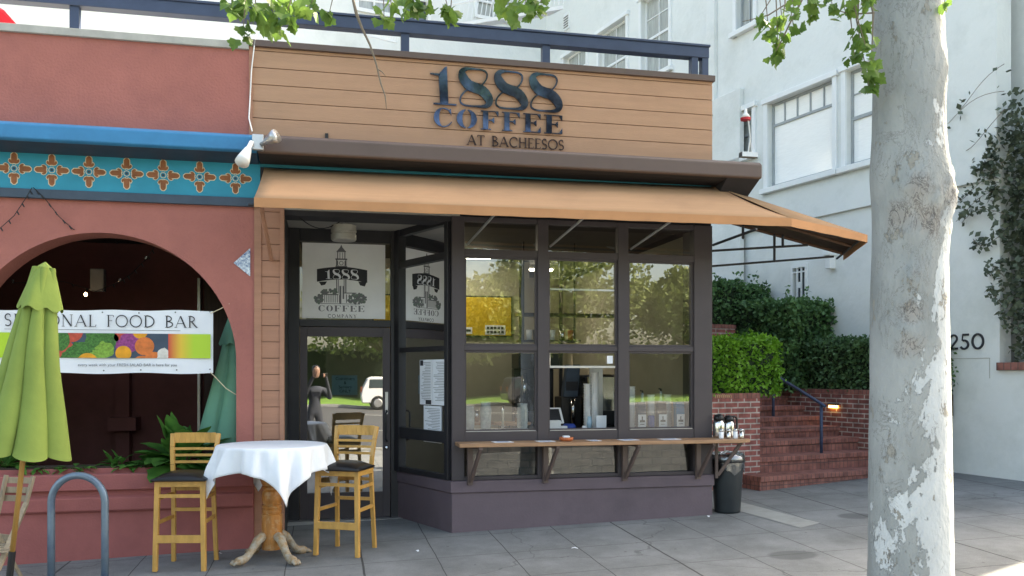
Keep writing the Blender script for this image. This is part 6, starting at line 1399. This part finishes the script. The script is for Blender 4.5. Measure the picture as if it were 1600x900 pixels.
# ================================================================== PHOTOGRAPHER (reflected in the door glass)
def skin(name, verts, edges, rad, m_, parent, root=0, sub=2):
    me = bpy.data.meshes.new(name); me.from_pydata(verts, edges, []); ob = bpy.data.objects.new(name, me); col.objects.link(ob); ob.parent = parent
    md = ob.modifiers.new('skin', 'SKIN'); sv = me.skin_vertices[0].data if me.skin_vertices else None
    if sv is None:
        bm = bmesh.new(); bm.from_mesh(me); bm.verts.layers.skin.verify(); bm.to_mesh(me); bm.free(); sv = me.skin_vertices[0].data
    for i, r0 in enumerate(rad): sv[i].radius = (r0, r0) if not isinstance(r0, tuple) else r0
    sv[root].use_root = True; md.use_smooth_shade = True; sb_ = ob.modifiers.new('sub', 'SUBSURF'); sb_.levels = sub; sb_.render_levels = sub; me.materials.append(M[m_] if isinstance(m_, str) else m_); return ob
pp = Vector((CX, CY, 0))-Vector((FW[0], FW[1], 0))*.50+Vector((RT[0], RT[1], 0))*-.1; gz = g(pp.x, pp.y)
ps = thing('person', (pp.x, pp.y, gz), 'person in dark clothes standing and raising a phone in both hands', 'person', rz=-TH)
M['skinm'] = mat('skin', (.26, .15, .11), .55, var=.05); M['dark_clothes'] = mat('dark_clothes', (.035, .04, .055), .9, var=.4, scale=6)
EY = H-gz
Vt = [(0,0,.95),(0,0,1.12),(0,.0,1.32),(0,.0,1.46),(0,.01,1.53),(-.1,0,.90),(-.11,.0,.50),(-.12,-.01,.09),(-.12,.14,.05),(.1,0,.90),(.11,0,.50),(.12,-.01,.09),(.12,.14,.05),
      (-.19,0,1.42),(-.30,.10,1.22),(-.12,.34,EY-.03),(.19,0,1.42),(.32,.10,1.22),(.14,.34,EY-.03)]
Ed = [(0,1),(1,2),(2,3),(3,4),(0,5),(5,6),(6,7),(7,8),(0,9),(9,10),(10,11),(11,12),(3,13),(13,14),(14,15),(3,16),(16,17),(17,18)]
Rd = [.15,.13,.15,.10,.055,.10,.065,.045,.035,.10,.065,.045,.035,.075,.05,.032,.075,.05,.032]
skin('body', Vt, Ed, Rd, 'dark_clothes', ps)
mb = MB(); mb.lathe([(0,-.13),(.04,-.12),(.062,-.08),(.073,-.02),(.078,.03),(.072,.08),(.045,.115),(0,.125)], (0, .03, EY+.06), 20); hd = mb.build('head', 'skinm', ps, smooth=True, local=True)
mb = MB(); mb.lathe([(.079,.02),(.085,.05),(.08,.09),(.05,.125),(0,.137)], (0, .015, EY+.06), 20); mb.build('hair', 'black', hd, smooth=True, local=True)
mb = MB(); mb.prism([(-.01, .10, EY+.05), (.01, .10, EY+.05), (.0, .10, EY+.09)], (0, .025, -.01)); mb.build('nose', 'skinm', hd, local=True)
for s_ in (-1, 1):
    hv = [(s_*.13, .34, EY-.03), (s_*.10, .37, EY-.01)]; he = [(0, 1)]; hr_ = [.028, .03]
    for f in range(4):
        i = len(hv); z = EY-.035+f*.02; hv += [(s_*.085, .39, z), (s_*.085, .425, z), (s_*.06, .435, z)]; he += [(1, i), (i, i+1), (i+1, i+2)]; hr_ += [.011, .009, .008]
    i = len(hv); hv += [(s_*.085, .365, EY-.05), (s_*.06, .375, EY-.045)]; he += [(1, i), (i, i+1)]; hr_ += [.012, .009]
    skin('hand', hv, he, hr_, 'skinm', ps, sub=1)
mb = MB(); c_ = Vector((CX, CY, H))-Vector((FW[0], FW[1], 0))*.12
Lm = Matrix.Translation(c_) @ Matrix.Rotation(-TH, 4, 'Z'); mb.box(-.078, .078, -.005, .004, -.037, .037, L=Lm); tag(mb.build('phone', 'black', bevel=.004), 'black phone held up by the photographing person', 'phone')
